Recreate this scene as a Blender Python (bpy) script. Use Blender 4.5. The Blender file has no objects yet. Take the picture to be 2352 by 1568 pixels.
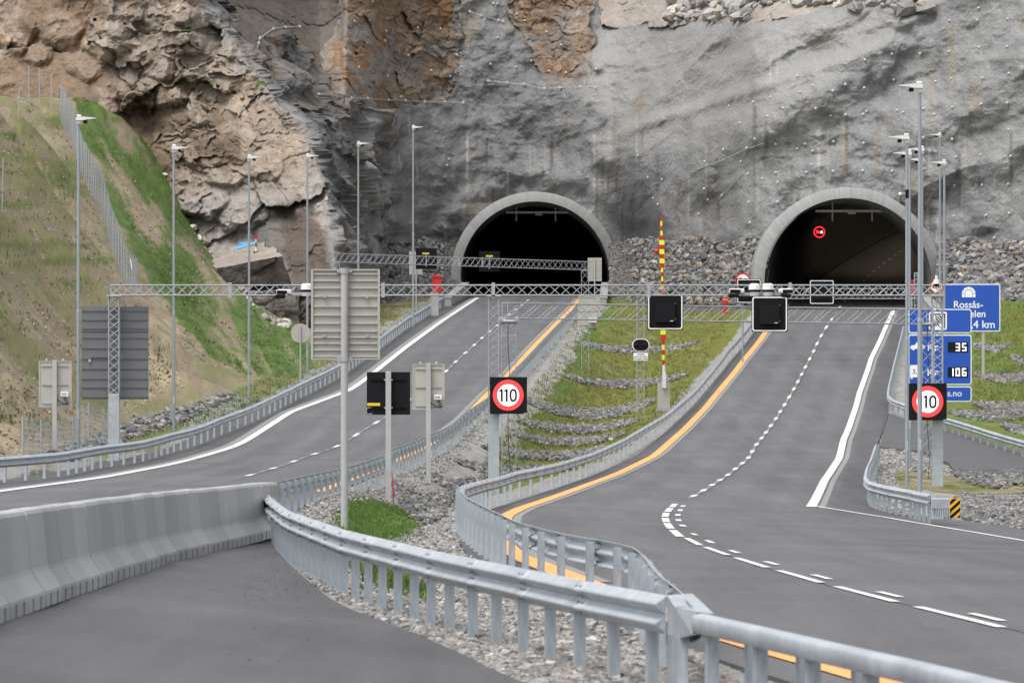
import bpy, math, random, time
_T0 = time.time()
import numpy as np
from mathutils import Vector
random.seed(7); rng = np.random.default_rng(7)
SC = bpy.context.scene; COL = SC.collection
# ---------------------------------------------------------------- camera model (200 mm telephoto)
F, U0, V0, EYE = 13067.0, 1176.0, 1032.0, 1.5      # focal length / principal point, horizon, eye height
def W(u, v, d):
    return np.array([(u-U0)/F*d, d, EYE+(V0-v)/F*d])
def XU(u, d): return (np.asarray(u, float)-U0)/F*d
def S(d): return F/d                                # picture units per metre at distance d
# ---------------------------------------------------------------- noise
def _h(ix, iy, iz, s):
    n = (ix.astype(np.int64)*374761393 + iy.astype(np.int64)*668265263 + iz.astype(np.int64)*2147483647 + s*1274126177) & 0xffffffff
    n = ((n ^ (n >> 13))*1274126177) & 0xffffffff
    n = ((n ^ (n >> 16))*2246822519) & 0xffffffff
    return ((n ^ (n >> 15)) & 0xffffff)/float(0x1000000)
def vn(P, s=0):
    P = np.asarray(P, float); I = np.floor(P).astype(np.int64); f = P-I
    w = f*f*f*(f*(f*6-15)+10); r = 0
    for a in (0, 1):
        for b in (0, 1):
            for c in (0, 1):
                k = (w[:,0] if a else 1-w[:,0])*(w[:,1] if b else 1-w[:,1])*(w[:,2] if c else 1-w[:,2])
                r = r + k*_h(I[:,0]+a, I[:,1]+b, I[:,2]+c, s)
    return r*2-1
def fbm(P, s=0, o=4, g=.5):
    r = 0; a = 1; t = 0; P = np.array(P, float)
    for i in range(o):
        r = r+a*vn(P, s+i*17); t += a; a *= g; P = P*2.03+5.3
    return r/t
def ridged(P, s=0, o=4):
    r = 0; a = 1; t = 0; P = np.array(P, float)
    for i in range(o):
        r = r+a*(1-2*np.abs(vn(P, s+i*13))); t += a; a *= .5; P = P*2.07+3.1
    return r/t
def facet(P, s=0):
    """blocky fracture noise: tilted plane per cell, plus distance to the crack between cells"""
    P = np.asarray(P, float); I = np.floor(P).astype(np.int64)
    b1 = np.full(len(P), 9.); b2 = b1.copy(); hgt = np.zeros(len(P)); cid = np.zeros(len(P))
    for a in (-1, 0, 1):
        for b in (-1, 0, 1):
            for c in (-1, 0, 1):
                X, Y, Z = I[:,0]+a, I[:,1]+b, I[:,2]+c
                ox, oy, oz = (P[:,0]-X-_h(X,Y,Z,s)), (P[:,1]-Y-_h(X,Y,Z,s+1)), (P[:,2]-Z-_h(X,Y,Z,s+2))
                D = ox*ox+oy*oy+oz*oz
                near = D < b1
                b2 = np.where(near, b1, np.minimum(b2, D))
                k1, k2, k3, k4 = (_h(X,Y,Z,s+3)-.5), (_h(X,Y,Z,s+4)-.5), (_h(X,Y,Z,s+5)-.5), _h(X,Y,Z,s+6)
                hgt = np.where(near, ox*k1*2+oy*k2+oz*k3*2+(k4-.5)*.9, hgt); cid = np.where(near, k4, cid)
                b1 = np.where(near, D, b1)
    return hgt, np.sqrt(b2)-np.sqrt(b1), cid
def sm(x, a, b):
    t = np.clip((np.asarray(x, float)-a)/(b-a), 0, 1); return t*t*(3-2*t)
def inpoly(u, v, poly):
    u = np.asarray(u); v = np.asarray(v); r = np.zeros(u.shape, bool); n = len(poly)
    for i in range(n):
        x0, y0 = poly[i]; x1, y1 = poly[(i+1) % n]
        if y0 == y1: continue
        c = ((y0 > v) != (y1 > v)) & (u < (x1-x0)*(v-y0)/(y1-y0)+x0); r ^= c
    return r
# ---------------------------------------------------------------- mesh helpers
def fast_mesh(name, V, Fc, cols=None, smooth=False, attr=None):
    V = np.asarray(V, np.float32); Fc = np.asarray(Fc, np.int32); k = Fc.shape[1]
    me = bpy.data.meshes.new(name)
    me.vertices.add(len(V)); me.vertices.foreach_set('co', V.ravel())
    me.loops.add(Fc.size); me.loops.foreach_set('vertex_index', Fc.ravel())
    me.polygons.add(len(Fc)); me.polygons.foreach_set('loop_start', np.arange(0, Fc.size, k, dtype=np.int32))
    me.update(calc_edges=True)
    me.polygons.foreach_set('use_smooth', np.full(len(Fc), smooth, bool))
    if cols is not None:
        c = np.ones((len(V), 4), np.float32); c[:,:3] = cols
        me.attributes.new('col', 'FLOAT_COLOR', 'POINT').data.foreach_set('color', c.ravel())
    me.validate(); me.update()
    return me
def link(name, me, mat=None, parent=None):
    o = bpy.data.objects.new(name, me); COL.objects.link(o)
    if mat is not None and me is not None and len(me.materials) == 0:
        for m in (mat if isinstance(mat, (list, tuple)) else [mat]): me.materials.append(m)
    if parent is not None: o.parent = parent
    return o
def tag(o, label=None, cat=None, group=None, kind=None):
    if label: o['label'] = label
    if cat: o['category'] = cat
    if group: o['group'] = group
    if kind: o['kind'] = kind
    return o
class MB:
    """collects boxes, tubes and prisms in world space; build() links them as one mesh object"""
    def __init__(s): s.V = []; s.Fc = []; s.M = []; s.sm = []; s.m = 0
    def add(s, vs, fs, smooth=False):
        b = len(s.V); s.V += [tuple(map(float, v)) for v in vs]
        for f in fs: s.Fc.append([i+b for i in f]); s.M.append(s.m); s.sm.append(smooth)
    def box(s, c, size, rz=0, bev=0):
        cx, cy, cz = c; x, y, z = [k/2 for k in size]; vs = []
        if bev:
            b = bev
            for zz, q in ((-z, b), (-z+b, 0), (z-b, 0), (z, b)):
                pts = [(-x+q+b*0, -y+q), (x-q, -y+q), (x-q, y-q), (-x+q, y-q)]
                vs += [(p[0], p[1], zz) for p in pts]
            fs = [(3,2,1,0), (12,13,14,15)]+[(4*k+i, 4*k+(i+1) % 4, 4*k+4+(i+1) % 4, 4*k+4+i) for k in range(3) for i in range(4)]
        else:
            vs = [(-x,-y,-z),(x,-y,-z),(x,y,-z),(-x,y,-z),(-x,-y,z),(x,-y,z),(x,y,z),(-x,y,z)]
            fs = [(3,2,1,0),(4,5,6,7),(0,1,5,4),(1,2,6,5),(2,3,7,6),(3,0,4,7)]
        ca, sa = math.cos(rz), math.sin(rz)
        s.add([(cx+p[0]*ca-p[1]*sa, cy+p[0]*sa+p[1]*ca, cz+p[2]) for p in vs], fs)
    def tube(s, p0, p1, r0, r1=None, n=8, cap=True):
        r1 = r0 if r1 is None else r1; p0 = Vector(p0); p1 = Vector(p1); d = (p1-p0)
        if d.length < 1e-6: return
        d.normalize(); a = d.orthogonal().normalized(); b = d.cross(a); vs = []
        for p, r in ((p0, r0), (p1, r1)):
            for i in range(n):
                t = 2*math.pi*i/n; vs.append(p+a*(r*math.cos(t))+b*(r*math.sin(t)))
        fs = [(i, (i+1) % n, n+(i+1) % n, n+i) for i in range(n)]
        s.add(vs, fs, True)
        if cap: s.add(vs, [tuple(range(n-1, -1, -1)), tuple(range(n, 2*n))])
    def path(s, pts, r, n=6):
        for a, b in zip(pts[:-1], pts[1:]): s.tube(a, b, r, n=n)
    def prism(s, poly, y0, y1):
        """poly in (x,z), extruded along y"""
        n = len(poly); A = sum(poly[i][0]*poly[(i+1) % n][1]-poly[(i+1) % n][0]*poly[i][1] for i in range(n))
        if A < 0: poly = poly[::-1]
        vs = [(p[0], y0, p[1]) for p in poly]+[(p[0], y1, p[1]) for p in poly]
        s.add(vs, [tuple(range(n)), tuple(range(2*n-1, n-1, -1))]+[(i, n+i, n+(i+1) % n, (i+1) % n) for i in range(n)])
    def sphere(s, c, r, n=10, sc=(1,1,1)):
        vs = [(c[0], c[1], c[2]+r*sc[2])]; h = n//2
        for j in range(1, h):
            t = math.pi*j/h
            for i in range(n):
                p = 2*math.pi*i/n; vs.append((c[0]+r*sc[0]*math.sin(t)*math.cos(p), c[1]+r*sc[1]*math.sin(t)*math.sin(p), c[2]+r*sc[2]*math.cos(t)))
        vs.append((c[0], c[1], c[2]-r*sc[2])); fs = [(0, 1+i, 1+(i+1) % n) for i in range(n)]
        for j in range(h-2):
            for i in range(n):
                a = 1+j*n; fs.append((a+i, a+n+i, a+n+(i+1) % n, a+(i+1) % n))
        e = len(vs)-1; a = 1+(h-2)*n
        fs += [(e, a+(i+1) % n, a+i) for i in range(n)]
        s.add(vs, fs, True)
    def build(s, name, mats, parent=None):
        base = Vector((0,0,0))
        p = parent
        while p is not None: base += p.location; p = p.parent
        me = bpy.data.meshes.new(name); me.from_pydata([(v[0]-base.x, v[1]-base.y, v[2]-base.z) for v in s.V], [], s.Fc)
        me.polygons.foreach_set('material_index', s.M); me.polygons.foreach_set('use_smooth', s.sm); me.update()
        return link(name, me, mats, parent)
def thing(name, label, cat, loc=(0,0,0), group=None):
    o = bpy.data.objects.new(name, None); COL.objects.link(o); o.location = tuple(float(c) for c in loc); o.empty_display_size = .3
    return tag(o, label, cat, group)
def copy_tree(o, parent=None):
    c = o.copy(); COL.objects.link(c)
    if parent is not None: c.parent = parent
    for ch in list(o.children): copy_tree(ch, c)
    return c
def rrect(x0, z0, x1, z1, r, n=4):
    pts = []
    for cx, cz, a0 in ((x1-r, z1-r, 0), (x0+r, z1-r, 90), (x0+r, z0+r, 180), (x1-r, z0+r, 270)):
        for i in range(n+1):
            a = math.radians(a0+90*i/n); pts.append((cx+r*math.cos(a), cz+r*math.sin(a)))
    return pts
def text_mesh(txt, size, loc, mat, parent, name='lettering', align='CENTER', bold=.0, sx=1):
    cu = bpy.data.curves.new(name, 'FONT'); cu.body = txt; cu.size = size; cu.align_x = align; cu.align_y = 'CENTER'
    cu.extrude = .002; cu.offset = bold
    t = bpy.data.objects.new(name, cu); COL.objects.link(t)
    dg = bpy.context.evaluated_depsgraph_get(); me = bpy.data.meshes.new_from_object(t.evaluated_get(dg))
    bpy.data.objects.remove(t); bpy.data.curves.remove(cu)
    base = Vector((0,0,0)); p = parent
    while p is not None: base += p.location; p = p.parent
    co = np.empty(len(me.vertices)*3); me.vertices.foreach_get('co', co); co = co.reshape(-1, 3)
    q = np.stack([co[:,0]*sx+loc[0]-base.x, -co[:,2]+loc[1]-base.y, co[:,1]+loc[2]-base.z], 1)
    me.vertices.foreach_set('co', q.astype(np.float32).ravel()); me.update(); me.materials.clear()
    return link(name, me, mat, parent)
# ---------------------------------------------------------------- materials
def nodes(name):
    m = bpy.data.materials.new(name); m.use_nodes = True; nt = m.node_tree; b = nt.nodes['Principled BSDF']
    return m, nt, b
def mat(name, col, rough=.6, metal=0, var=.12, scale=3., bump=0, bscale=40., emit=None, estr=1, spec=.5, stretch=None, var2=0, scale2=.5):
    m, nt, b = nodes(name); N = nt.nodes; L = nt.links
    b.inputs['Roughness'].default_value = rough; b.inputs['Metallic'].default_value = metal
    b.inputs['Specular IOR Level'].default_value = spec
    tc = N.new('ShaderNodeTexCoord'); src = tc.outputs['Object']
    if stretch:
        mp = N.new('ShaderNodeMapping'); mp.inputs['Scale'].default_value = stretch; L.new(src, mp.inputs['Vector']); src = mp.outputs['Vector']
    no = N.new('ShaderNodeTexNoise'); no.inputs['Scale'].default_value = scale; no.inputs['Detail'].default_value = 6; no.inputs['Roughness'].default_value = .62
    L.new(src, no.inputs['Vector'])
    mr = N.new('ShaderNodeMapRange'); mr.inputs['From Min'].default_value = .25; mr.inputs['From Max'].default_value = .75
    mr.inputs['To Min'].default_value = 1-var; mr.inputs['To Max'].default_value = 1+var; L.new(no.outputs['Fac'], mr.inputs['Value'])
    fac = mr.outputs['Result']
    if var2:
        n2 = N.new('ShaderNodeTexNoise'); n2.inputs['Scale'].default_value = scale2; n2.inputs['Detail'].default_value = 3; L.new(src, n2.inputs['Vector'])
        m2 = N.new('ShaderNodeMapRange'); m2.inputs['From Min'].default_value = .3; m2.inputs['From Max'].default_value = .7
        m2.inputs['To Min'].default_value = 1-var2; m2.inputs['To Max'].default_value = 1+var2; L.new(n2.outputs['Fac'], m2.inputs['Value'])
        mu = N.new('ShaderNodeMath'); mu.operation = 'MULTIPLY'; L.new(fac, mu.inputs[0]); L.new(m2.outputs['Result'], mu.inputs[1]); fac = mu.outputs[0]
    vm = N.new('ShaderNodeVectorMath'); vm.operation = 'SCALE'; vm.inputs[0].default_value = col; L.new(fac, vm.inputs['Scale'])
    L.new(vm.outputs['Vector'], b.inputs['Base Color'])
    if bump:
        nb = N.new('ShaderNodeTexNoise'); nb.inputs['Scale'].default_value = bscale; nb.inputs['Detail'].default_value = 5; L.new(tc.outputs['Object'], nb.inputs['Vector'])
        bp = N.new('ShaderNodeBump'); bp.inputs['Strength'].default_value = 1; bp.inputs['Distance'].default_value = bump
        L.new(nb.outputs['Fac'], bp.inputs['Height']); L.new(bp.outputs['Normal'], b.inputs['Normal'])
    if emit is not None:
        b.inputs['Emission Color'].default_value = (*emit, 1); b.inputs['Emission Strength'].default_value = estr
    return m
def attr_mat(name, rough=.9, var=.18, scale=6., bump=.03, bscale=8., spec=.2, detail=8, bump2=0, bscale2=1.):
    """colour comes from the surface's own colour attribute, with fine grain and relief on top"""
    m, nt, b = nodes(name); N = nt.nodes; L = nt.links
    b.inputs['Roughness'].default_value = rough; b.inputs['Specular IOR Level'].default_value = spec
    at = N.new('ShaderNodeAttribute'); at.attribute_name = 'col'; tc = N.new('ShaderNodeTexCoord')
    no = N.new('ShaderNodeTexNoise'); no.inputs['Scale'].default_value = scale; no.inputs['Detail'].default_value = detail; no.inputs['Roughness'].default_value = .7
    L.new(tc.outputs['Object'], no.inputs['Vector'])
    mr = N.new('ShaderNodeMapRange'); mr.inputs['From Min'].default_value = .25; mr.inputs['From Max'].default_value = .75
    mr.inputs['To Min'].default_value = 1-var; mr.inputs['To Max'].default_value = 1+var; L.new(no.outputs['Fac'], mr.inputs['Value'])
    vm = N.new('ShaderNodeVectorMath'); vm.operation = 'SCALE'; L.new(at.outputs['Color'], vm.inputs[0]); L.new(mr.outputs['Result'], vm.inputs['Scale'])
    L.new(vm.outputs['Vector'], b.inputs['Base Color'])
    nb = N.new('ShaderNodeTexNoise'); nb.inputs['Scale'].default_value = bscale; nb.inputs['Detail'].default_value = 8; nb.inputs['Roughness'].default_value = .65
    L.new(tc.outputs['Object'], nb.inputs['Vector'])
    bp = N.new('ShaderNodeBump'); bp.inputs['Distance'].default_value = bump; L.new(nb.outputs['Fac'], bp.inputs['Height'])
    L.new(bp.outputs['Normal'], b.inputs['Normal'])
    return m
M = {}
M['galv'] = mat('galvanised_steel', (.40,.43,.46), .45, .35, .16, 5., var2=.12, scale2=.9, bump=.002, bscale=25)
M['galv_post'] = mat('galvanised_post', (.35,.39,.42), .5, .3, .2, 6., stretch=(3,3,.8), var2=.12, scale2=1.5)
M['galv_pale'] = mat('galvanised_lattice', (.36,.38,.40), .42, .3, .12, 4.)
M['pole'] = mat('grey_pole', (.30,.33,.36), .45, .3, .10, 2.)
M['pole_pale'] = mat('pale_grey_pole', (.40,.40,.39), .5, .2, .1, 2.)
M['white'] = mat('white_paint', (.66,.66,.655), .4, 0, .05, 3.)
M['signback'] = mat('beige_grey_sign_back', (.40,.39,.35), .55, .1, .06, 2.)
M['darkback'] = mat('dark_grey_sheet', (.145,.148,.155), .5, .2, .07, 1.5)
M['black'] = mat('black_plastic', (.007,.007,.008), .75, 0, .2, 8., spec=.15)
M['black2'] = mat('black_housing', (.009,.0095,.011), .75, 0, .2, 8., spec=.15)
M['rim'] = mat('white_sign_border', (.82,.82,.82), .4, 0, .03, 3.)
M['blue'] = mat('blue_sign_face', (.010,.075,.41), .4, 0, .06, 1.5)
M['signwhite'] = mat('white_sign_film', (.80,.81,.82), .4, 0, .03, 3.)
M['red'] = mat('red_paint', (.50,.012,.014), .4, 0, .12, 5.)
M['yellow'] = mat('yellow_film', (.70,.52,.02), .45, 0, .08, 5.)
M['lime'] = mat('fluorescent_yellow_green', (.66,.80,.03), .45, 0, .06, 5.)
M['amber'] = mat('amber_film', (.78,.42,.015), .45, 0, .08, 5.)
M['cable'] = mat('black_cable', (.02,.02,.02), .6, 0, .2, 9.)
M['concrete'] = mat('cast_concrete', (.34,.345,.34), .85, 0, .13, 1.2, bump=.004, bscale=30, stretch=(1.4,1.4,.5), var2=.12, scale2=.35)
M['rust'] = mat('rusty_rebar', (.10,.05,.03), .8, .2, .2, 9.)
M['led_red'] = mat('red_lights', (.3,.01,.01), .5, 0, .05, 3., emit=(1.0,.03,.025), estr=1.0)
M['led_white'] = mat('white_lights', (.6,.6,.6), .5, 0, .05, 3., emit=(1,.95,.97), estr=1.2)
M['digit'] = mat('lit_digits', (.6,.6,.6), .5, 0, .05, 3., emit=(1,.97,.88), estr=1.1)
# ================================================================ ground model (x across, d = distance ahead, z up)
TD = np.arange(15., 760., .5)
def prof(kn, w=14):
    k = np.array(kn, float); z = np.interp(TD, k[:,0], k[:,1]+EYE)
    # straight continuation past the last knot, then smoothing
    g = (k[-1,1]-k[-2,1])/(k[-1,0]-k[-2,0]); z = np.where(TD > k[-1,0], k[-1,1]+EYE+g*(TD-k[-1,0]), z)
    n = int(w/.5); ker = np.hanning(2*n+1); ker /= ker.sum(); zp = np.pad(z, n, mode='reflect', reflect_type='odd')
    return np.convolve(zp, ker, 'valid')
ZL = prof([(15,-1.5),(60,-1.5),(100,-1.45),(140,-1.25),(163,-.95),(195,-.5),(225,.15),(260,1.8),(294,3.5),(339,6.1),(373,7.95),(450,12.1)])
ZR = prof([(15,-2.25),(30,-2.1),(47,-1.95),(60,-1.85),(80,-1.72),(110,-1.6),(150,-1.5),(168,-1.35),(204,-.88),(233,-.25),(267,.9),(297,2.3),(337,4.75),(366,6.9),(400,9.8),(402,9.95)], 10)
ZA = prof([(15,-2.3),(33,-2.1),(46,-1.95),(52,-1.88),(70,-1.72),(95,-1.62),(110,-1.5),(140,-1.25),(163,-.95),(195,-.5),(225,.15),(260,1.8),(294,3.5),(339,6.1),(373,7.95),(450,12.1)])
zl = lambda d: np.interp(d, TD, ZL); zr = lambda d: np.interp(d, TD, ZR); za = lambda d: np.interp(d, TD, ZA)
def d_of_v(v, zf, h=0.):
    vt = V0-F*(zf(TD)+h-EYE)/TD; vt = np.minimum.accumulate(vt)+np.arange(len(TD))*-1e-6
    return np.interp(-np.asarray(v, float), -vt, TD)
def curve(pts, zf, h=0.):
    """picture polyline on a profile -> (d, x) table sorted by d"""
    p = np.array(pts, float); d = d_of_v(p[:,1], zf, h); x = XU(p[:,0], d); o = np.argsort(d); d, x = d[o], x[o]
    keep = np.r_[True, np.diff(d) > .05]; return d[keep], x[keep]
def tab(c, ext0=None, ext1=None):
    d, x = c
    # smooth table on TD
    t = np.interp(TD, d, x)
    s1 = (x[-1]-x[-3])/(d[-1]-d[-3]); t = np.where(TD > d[-1], x[-1]+s1*(TD-d[-1]), t)
    s0 = (x[2]-x[0])/(d[2]-d[0]); t = np.where(TD < d[0], x[0]+s0*(TD-d[0]), t)
    n = 12; ker = np.hanning(2*n+1); ker /= ker.sum(); tp = np.pad(t, n, mode='reflect', reflect_type='odd')
    return np.convolve(tp, ker, 'valid')
# left road
PWL = [(0,1128),(233,1097),(467,1047),(667,946),(801,897),(867,849),(934,796),(1017,736),(1104,679)]
PDL = [(578,1090),(619,1078),(658,1066),(693,1052),(827,992.5),(855,976.5),(881,960),(1024,853.5),(1042,835),(1062,816.5),(1084,797.5),(1104,778.5),(1127,759),(1149,741),(1169,722.5),(1212,690)]
POL = [(780,1111),(861,1078),(921,1052),(1004,1007),(1061,966),(1117,907),(1184,842),(1234,787),(1284,736),(1310,712),(1328,690)]
XWL = tab(curve(PWL, zl)); XDL = tab(curve(PDL, zl)); XOL = tab(curve(POL, zl))
# right road
POR = [(2180,1612),(2040,1570),(1912,1533),(1811,1506),(1742,1486),(1676,1467),(1600,1441),(1284,1315),(1224,1292),(1184,1275),(1154,1245),(1152,1215),(1160.6,1185),(1200.6,1165),(1284,1137),(1417,1088),(1500,1048),(1568,989),(1634,919),(1701,836),(1754,769),(1817,686)]
XOR = tab(curve(POR, zr))
xor_ = lambda d: np.interp(d, TD, XOR)
def SR(x, d):
    g = 1-sm(d, 170, 260); g = g*sm(d, 60, 110)
    return zr(d)-.035*g*np.clip(x-xor_(d)-1, 0, 13)
def solve(u, v, fn, h=0., d0=28., d1=620., n=1600):
    """first place along the sight line through (u,v) where the surface fn(x,d)+h is met"""
    u = np.atleast_1d(np.asarray(u, float)); v = np.atleast_1d(np.asarray(v, float)); out = np.zeros(len(u))
    dg = np.geomspace(d0, d1, n)
    for a in range(0, len(u), 400):
        uu, vv = u[a:a+400], v[a:a+400]
        X = (uu[:,None]-U0)/F*dg[None,:]; Dg = np.broadcast_to(dg, X.shape)
        G = EYE+(V0-vv[:,None])/F*dg[None,:]-(fn(X.ravel(), Dg.ravel()).reshape(X.shape)+h)
        neg = G <= 0; i = np.argmax(neg, 1); i = np.where(neg.any(1), i, n-1); i = np.maximum(i, 1)
        r = np.arange(len(uu)); g0, g1 = G[r,i-1], G[r,i]; t = np.clip(g0/np.where(g0-g1 == 0, 1, g0-g1), 0, 1)
        out[a:a+400] = dg[i-1]+t*(dg[i]-dg[i-1])
    return out
def curveS(pts, fn, h=0.):
    p = np.array(pts, float); d = solve(p[:,0], p[:,1], fn, h); return d, XU(p[:,0], d)
PWR = [(1864,1162),(1894,1102),(1927.6,1052),(1937.6,1009),(1974,902),(2001,822),(2041,736),(2067.6,686)]
d_, x_ = curveS(PWR, SR); o_ = np.argsort(d_); CWR = (d_[o_], x_[o_]); XWR = tab(CWR)
PDR = [(1971,651)] ; PDR2 = [(1549,1163),(1560,1152),(1586,1143),(1613,1128),(1640,1111),(1661,1098),(1681,1083),(1700,1068),(1718,1053),(1734.6,1024),(1748,1008),(1760.5,991),(1773,974),(1785.6,957),(1795.6,939),(1807,921),(1818,903),(1828,885),(1838,866),(1847.6,847),(1858,828),(1867.6,809),(1876,790),(1886,771),(1897.6,752),(1910,734),(1922,716),(1933,700),(1943.6,684.5)]
d_, x_ = curveS(PDR2, SR); o_ = np.argsort(d_); XDR = tab((d_[o_], x_[o_]))
# asphalt edges
PE = [(1250,1580),(1184,1558),(1084,1512),(951,1450),(851,1415),(783,1392),(733,1355),(667,1298),(623,1245)]
dE = list(d_of_v([p[1] for p in PE], za)); xE = [float(XU(p[0], d)) for p, d in zip(PE, dE)]
for d in (112., 130., 150.): dE.append(d); xE.append(float(XU(np.interp(d, [112,130,150],[640,690,760]), d)))
for d in np.arange(165., 470., 10): dE.append(d); xE.append(float(np.interp(d, TD, XOL)+.45))
o_ = np.argsort(dE); XLE = tab((np.array(dE)[o_], np.array(xE)[o_]))          # right edge of the left asphalt
XLL = np.where(TD > 152, XWL-2.5-.0*TD, XWL-2.5); XLL = np.where(TD < 150, np.minimum(np.minimum(XLL, XU(-420, TD)), -15), XLL)
XRL = XOR-.75                                                                  # left edge of the right asphalt
PRE = [(2700,1265),(2352,1215),(2210,1192),(2060,1180),(2003,1168),(1992,1140),(1990,1108),(1998,1062),(2010,1030),(2030,985),(2040,950),(2040,930),(2052,870),(2072,775),(2092,715)]
d_, x_ = curveS(PRE, SR); d_ = np.maximum.accumulate(d_+np.arange(len(d_))*1e-3); XRR = tab((d_, x_)); XRR = np.where(TD < d_[0], 40, XRR)
xll = lambda d: np.interp(d, TD, XLL); xle = lambda d: np.interp(d, TD, XLE); xrl = lambda d: np.interp(d, TD, XRL); xrr = lambda d: np.interp(d, TD, XRR)
def SL(x, d):
    e = xle(d); t = np.clip((x+4.4)/np.maximum(e+4.4, .5), 0, 1); near = 1-sm(d, 95, 125)
    return zl(d)+(za(d)-zl(d))*t*near+0*x
TG_L, TG_R = 450., 402.          # distance to the two portals
# ---------------------------------------------------------------- hillside on the left: smooth surface through surveyed points
HP = [ # u, v, d
 (313,700,300),(270,610,322),(238,520,340),(215,465,352),(190,410,364),(175,365,374),(155,315,386),(140,280,395),(115,255,398),(90,240,399),(60,232,385),(30,226,340),(0,222,295),(-200,215,270),
 (0,330,283),(0,500,256),(0,650,236),(0,800,215),(0,930,196),(-200,500,230),(-200,900,180),(80,420,330),(120,560,300),(60,700,250),(150,760,262),(200,860,240),(100,900,222),(250,800,268),(340,800,262),
 (430,835,262),(390,760,278),(360,720,290),(330,900,246),(420,900,254),
 (330,310,412),(400,430,408),(450,520,404),(500,610,400),(560,670,398),(620,730,392),(700,765,385),(420,640,345),(350,520,362),(280,400,382),(500,740,340),(560,800,310),
 (600,860,292),(650,840,306),(720,800,335),(780,765,355),(850,730,385),(870,700,412),(930,690,428),(1000,672,452),(900,660,455),(800,700,430),
 (240,250,410),(200,222,412),(500,560,430),(650,690,430),(300,260,430),(0,300,420),(-200,300,420),(70,275,440),(0,330,455),(-200,300,340),(-200,260,300),(30,262,380)]
hx, hd, hz = [], [], []
for u, v, d in HP: w = W(u, v, d); hx.append(w[0]); hd.append(w[1]); hz.append(w[2])
for d in list(range(150, 460, 18)):
    for off, dz in ((-.3, -.03), (-1.6, -.10), (-3.6, -.35)):
        hx.append(float(xll(d))+off); hd.append(float(d)); hz.append(float(zl(d))+dz)
hx, hd, hz = map(np.array, (hx, hd, hz)); HS = 2.2          # x is stretched so that both axes count alike
_A = np.stack([hx*HS, hd], 1)
def _tps(r2): return np.where(r2 > 1e-9, .5*r2*np.log(np.maximum(r2, 1e-9)), 0)
_K = _tps(((_A[:,None]-_A[None])**2).sum(-1)); _n = len(_A); _P = np.c_[np.ones(_n), _A]
_M = np.block([[_K+np.eye(_n)*30., _P], [_P.T, np.zeros((3,3))]]); _w = np.linalg.solve(_M, np.r_[hz, 0, 0, 0])
def hill_exact(x, d):
    B = np.stack([np.asarray(x)*HS, np.asarray(d)], 1); r = np.zeros(len(B))
    for a in range(0, len(B), 20000):
        b = B[a:a+20000]; r[a:a+20000] = _tps(((b[:,None]-_A[None])**2).sum(-1))@_w[:_n]+_w[_n]+b@_w[_n+1:]
    return r
_gx = np.arange(-75., 20.1, .5); _gd = np.arange(140., 640., 2.); _gX, _gD = np.meshgrid(_gx, _gd); _gh = hill_exact(_gX.ravel(), _gD.ravel()).reshape(_gX.shape)
def hill(x, d):
    a = np.clip((x-_gx[0])/.5, 0, len(_gx)-1.001); b = np.clip((d-_gd[0])/2., 0, len(_gd)-1.001); i = a.astype(int); j = b.astype(int); a = a-i; b = b-j
    return (_gh[j,i]*(1-a)+_gh[j,i+1]*a)*(1-b)+(_gh[j+1,i]*(1-a)+_gh[j+1,i+1]*a)*b
def H(x, d):
    x = np.asarray(x, float); d = np.asarray(d, float); x, d = np.broadcast_arrays(x, d)
    a, b, c, e = xll(d), xle(d), xrl(d), xrr(d)
    z = np.zeros(x.shape)
    left = x < a
    if left.any(): z[left] = np.minimum(hill(x[left], d[left]), 80)
    inl = (x >= a) & (x <= b); z[inl] = SL(x[inl], d[inl])-.10
    mid = (x > b) & (x < c)
    if mid.any():
        xm, dm, bm, cm = x[mid], d[mid], b[mid], c[mid]; wd = np.maximum(cm-bm, .05); t = (xm-bm)/wd
        base = SL(bm, dm)*(1-t)+SR(cm, dm)*t
        dip = np.interp(dm, [40,100,150,200,260,380,450], [.12,.18,.5,1.0,1.35,1.1,.3])
        sh = sm(xm-bm, .9, np.maximum(1.5, wd*.5))*sm(cm-xm, .9, np.maximum(1.5, wd*.5))
        mound = .28*sm(dm, 95, 110)*(1-sm(dm, 135, 165))*(1-sm(xm-bm, .8, 3.2))*sm(xm-bm, .05, .5)
        z[mid] = base-dip*sh-.03+mound
    inr = (x >= c) & (x <= e); z[inr] = SR(x[inr], d[inr])-.10
    rt = x > e
    if rt.any():
        xx, dd, ee = x[rt], d[rt], e[rt]; q = xx-ee
        z[rt] = SR(ee, dd)-.05-.12*sm(q, .6, 3.5)-.45*sm(q, .6, 3.5)*sm(dd, 235, 260)+.06*np.clip(q-5, 0, 30)*sm(dd, 230, 300)+1.9*sm(dd, 335, 386)*sm(q, 1.5, 5)
    bore = ((d > TG_R+1.0) & (np.abs(x-23.75-.092*(d-TG_R)) < 6.2)) | ((d > TG_L+1.0) & (np.abs(x-1.89-.03*(d-TG_L)) < 6.2))
    return np.where(bore, z-4, z)
def hit(u, v, h=0.): 
    d = solve([u], [v], H, h)[0]; return W(u, v, d)
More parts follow.
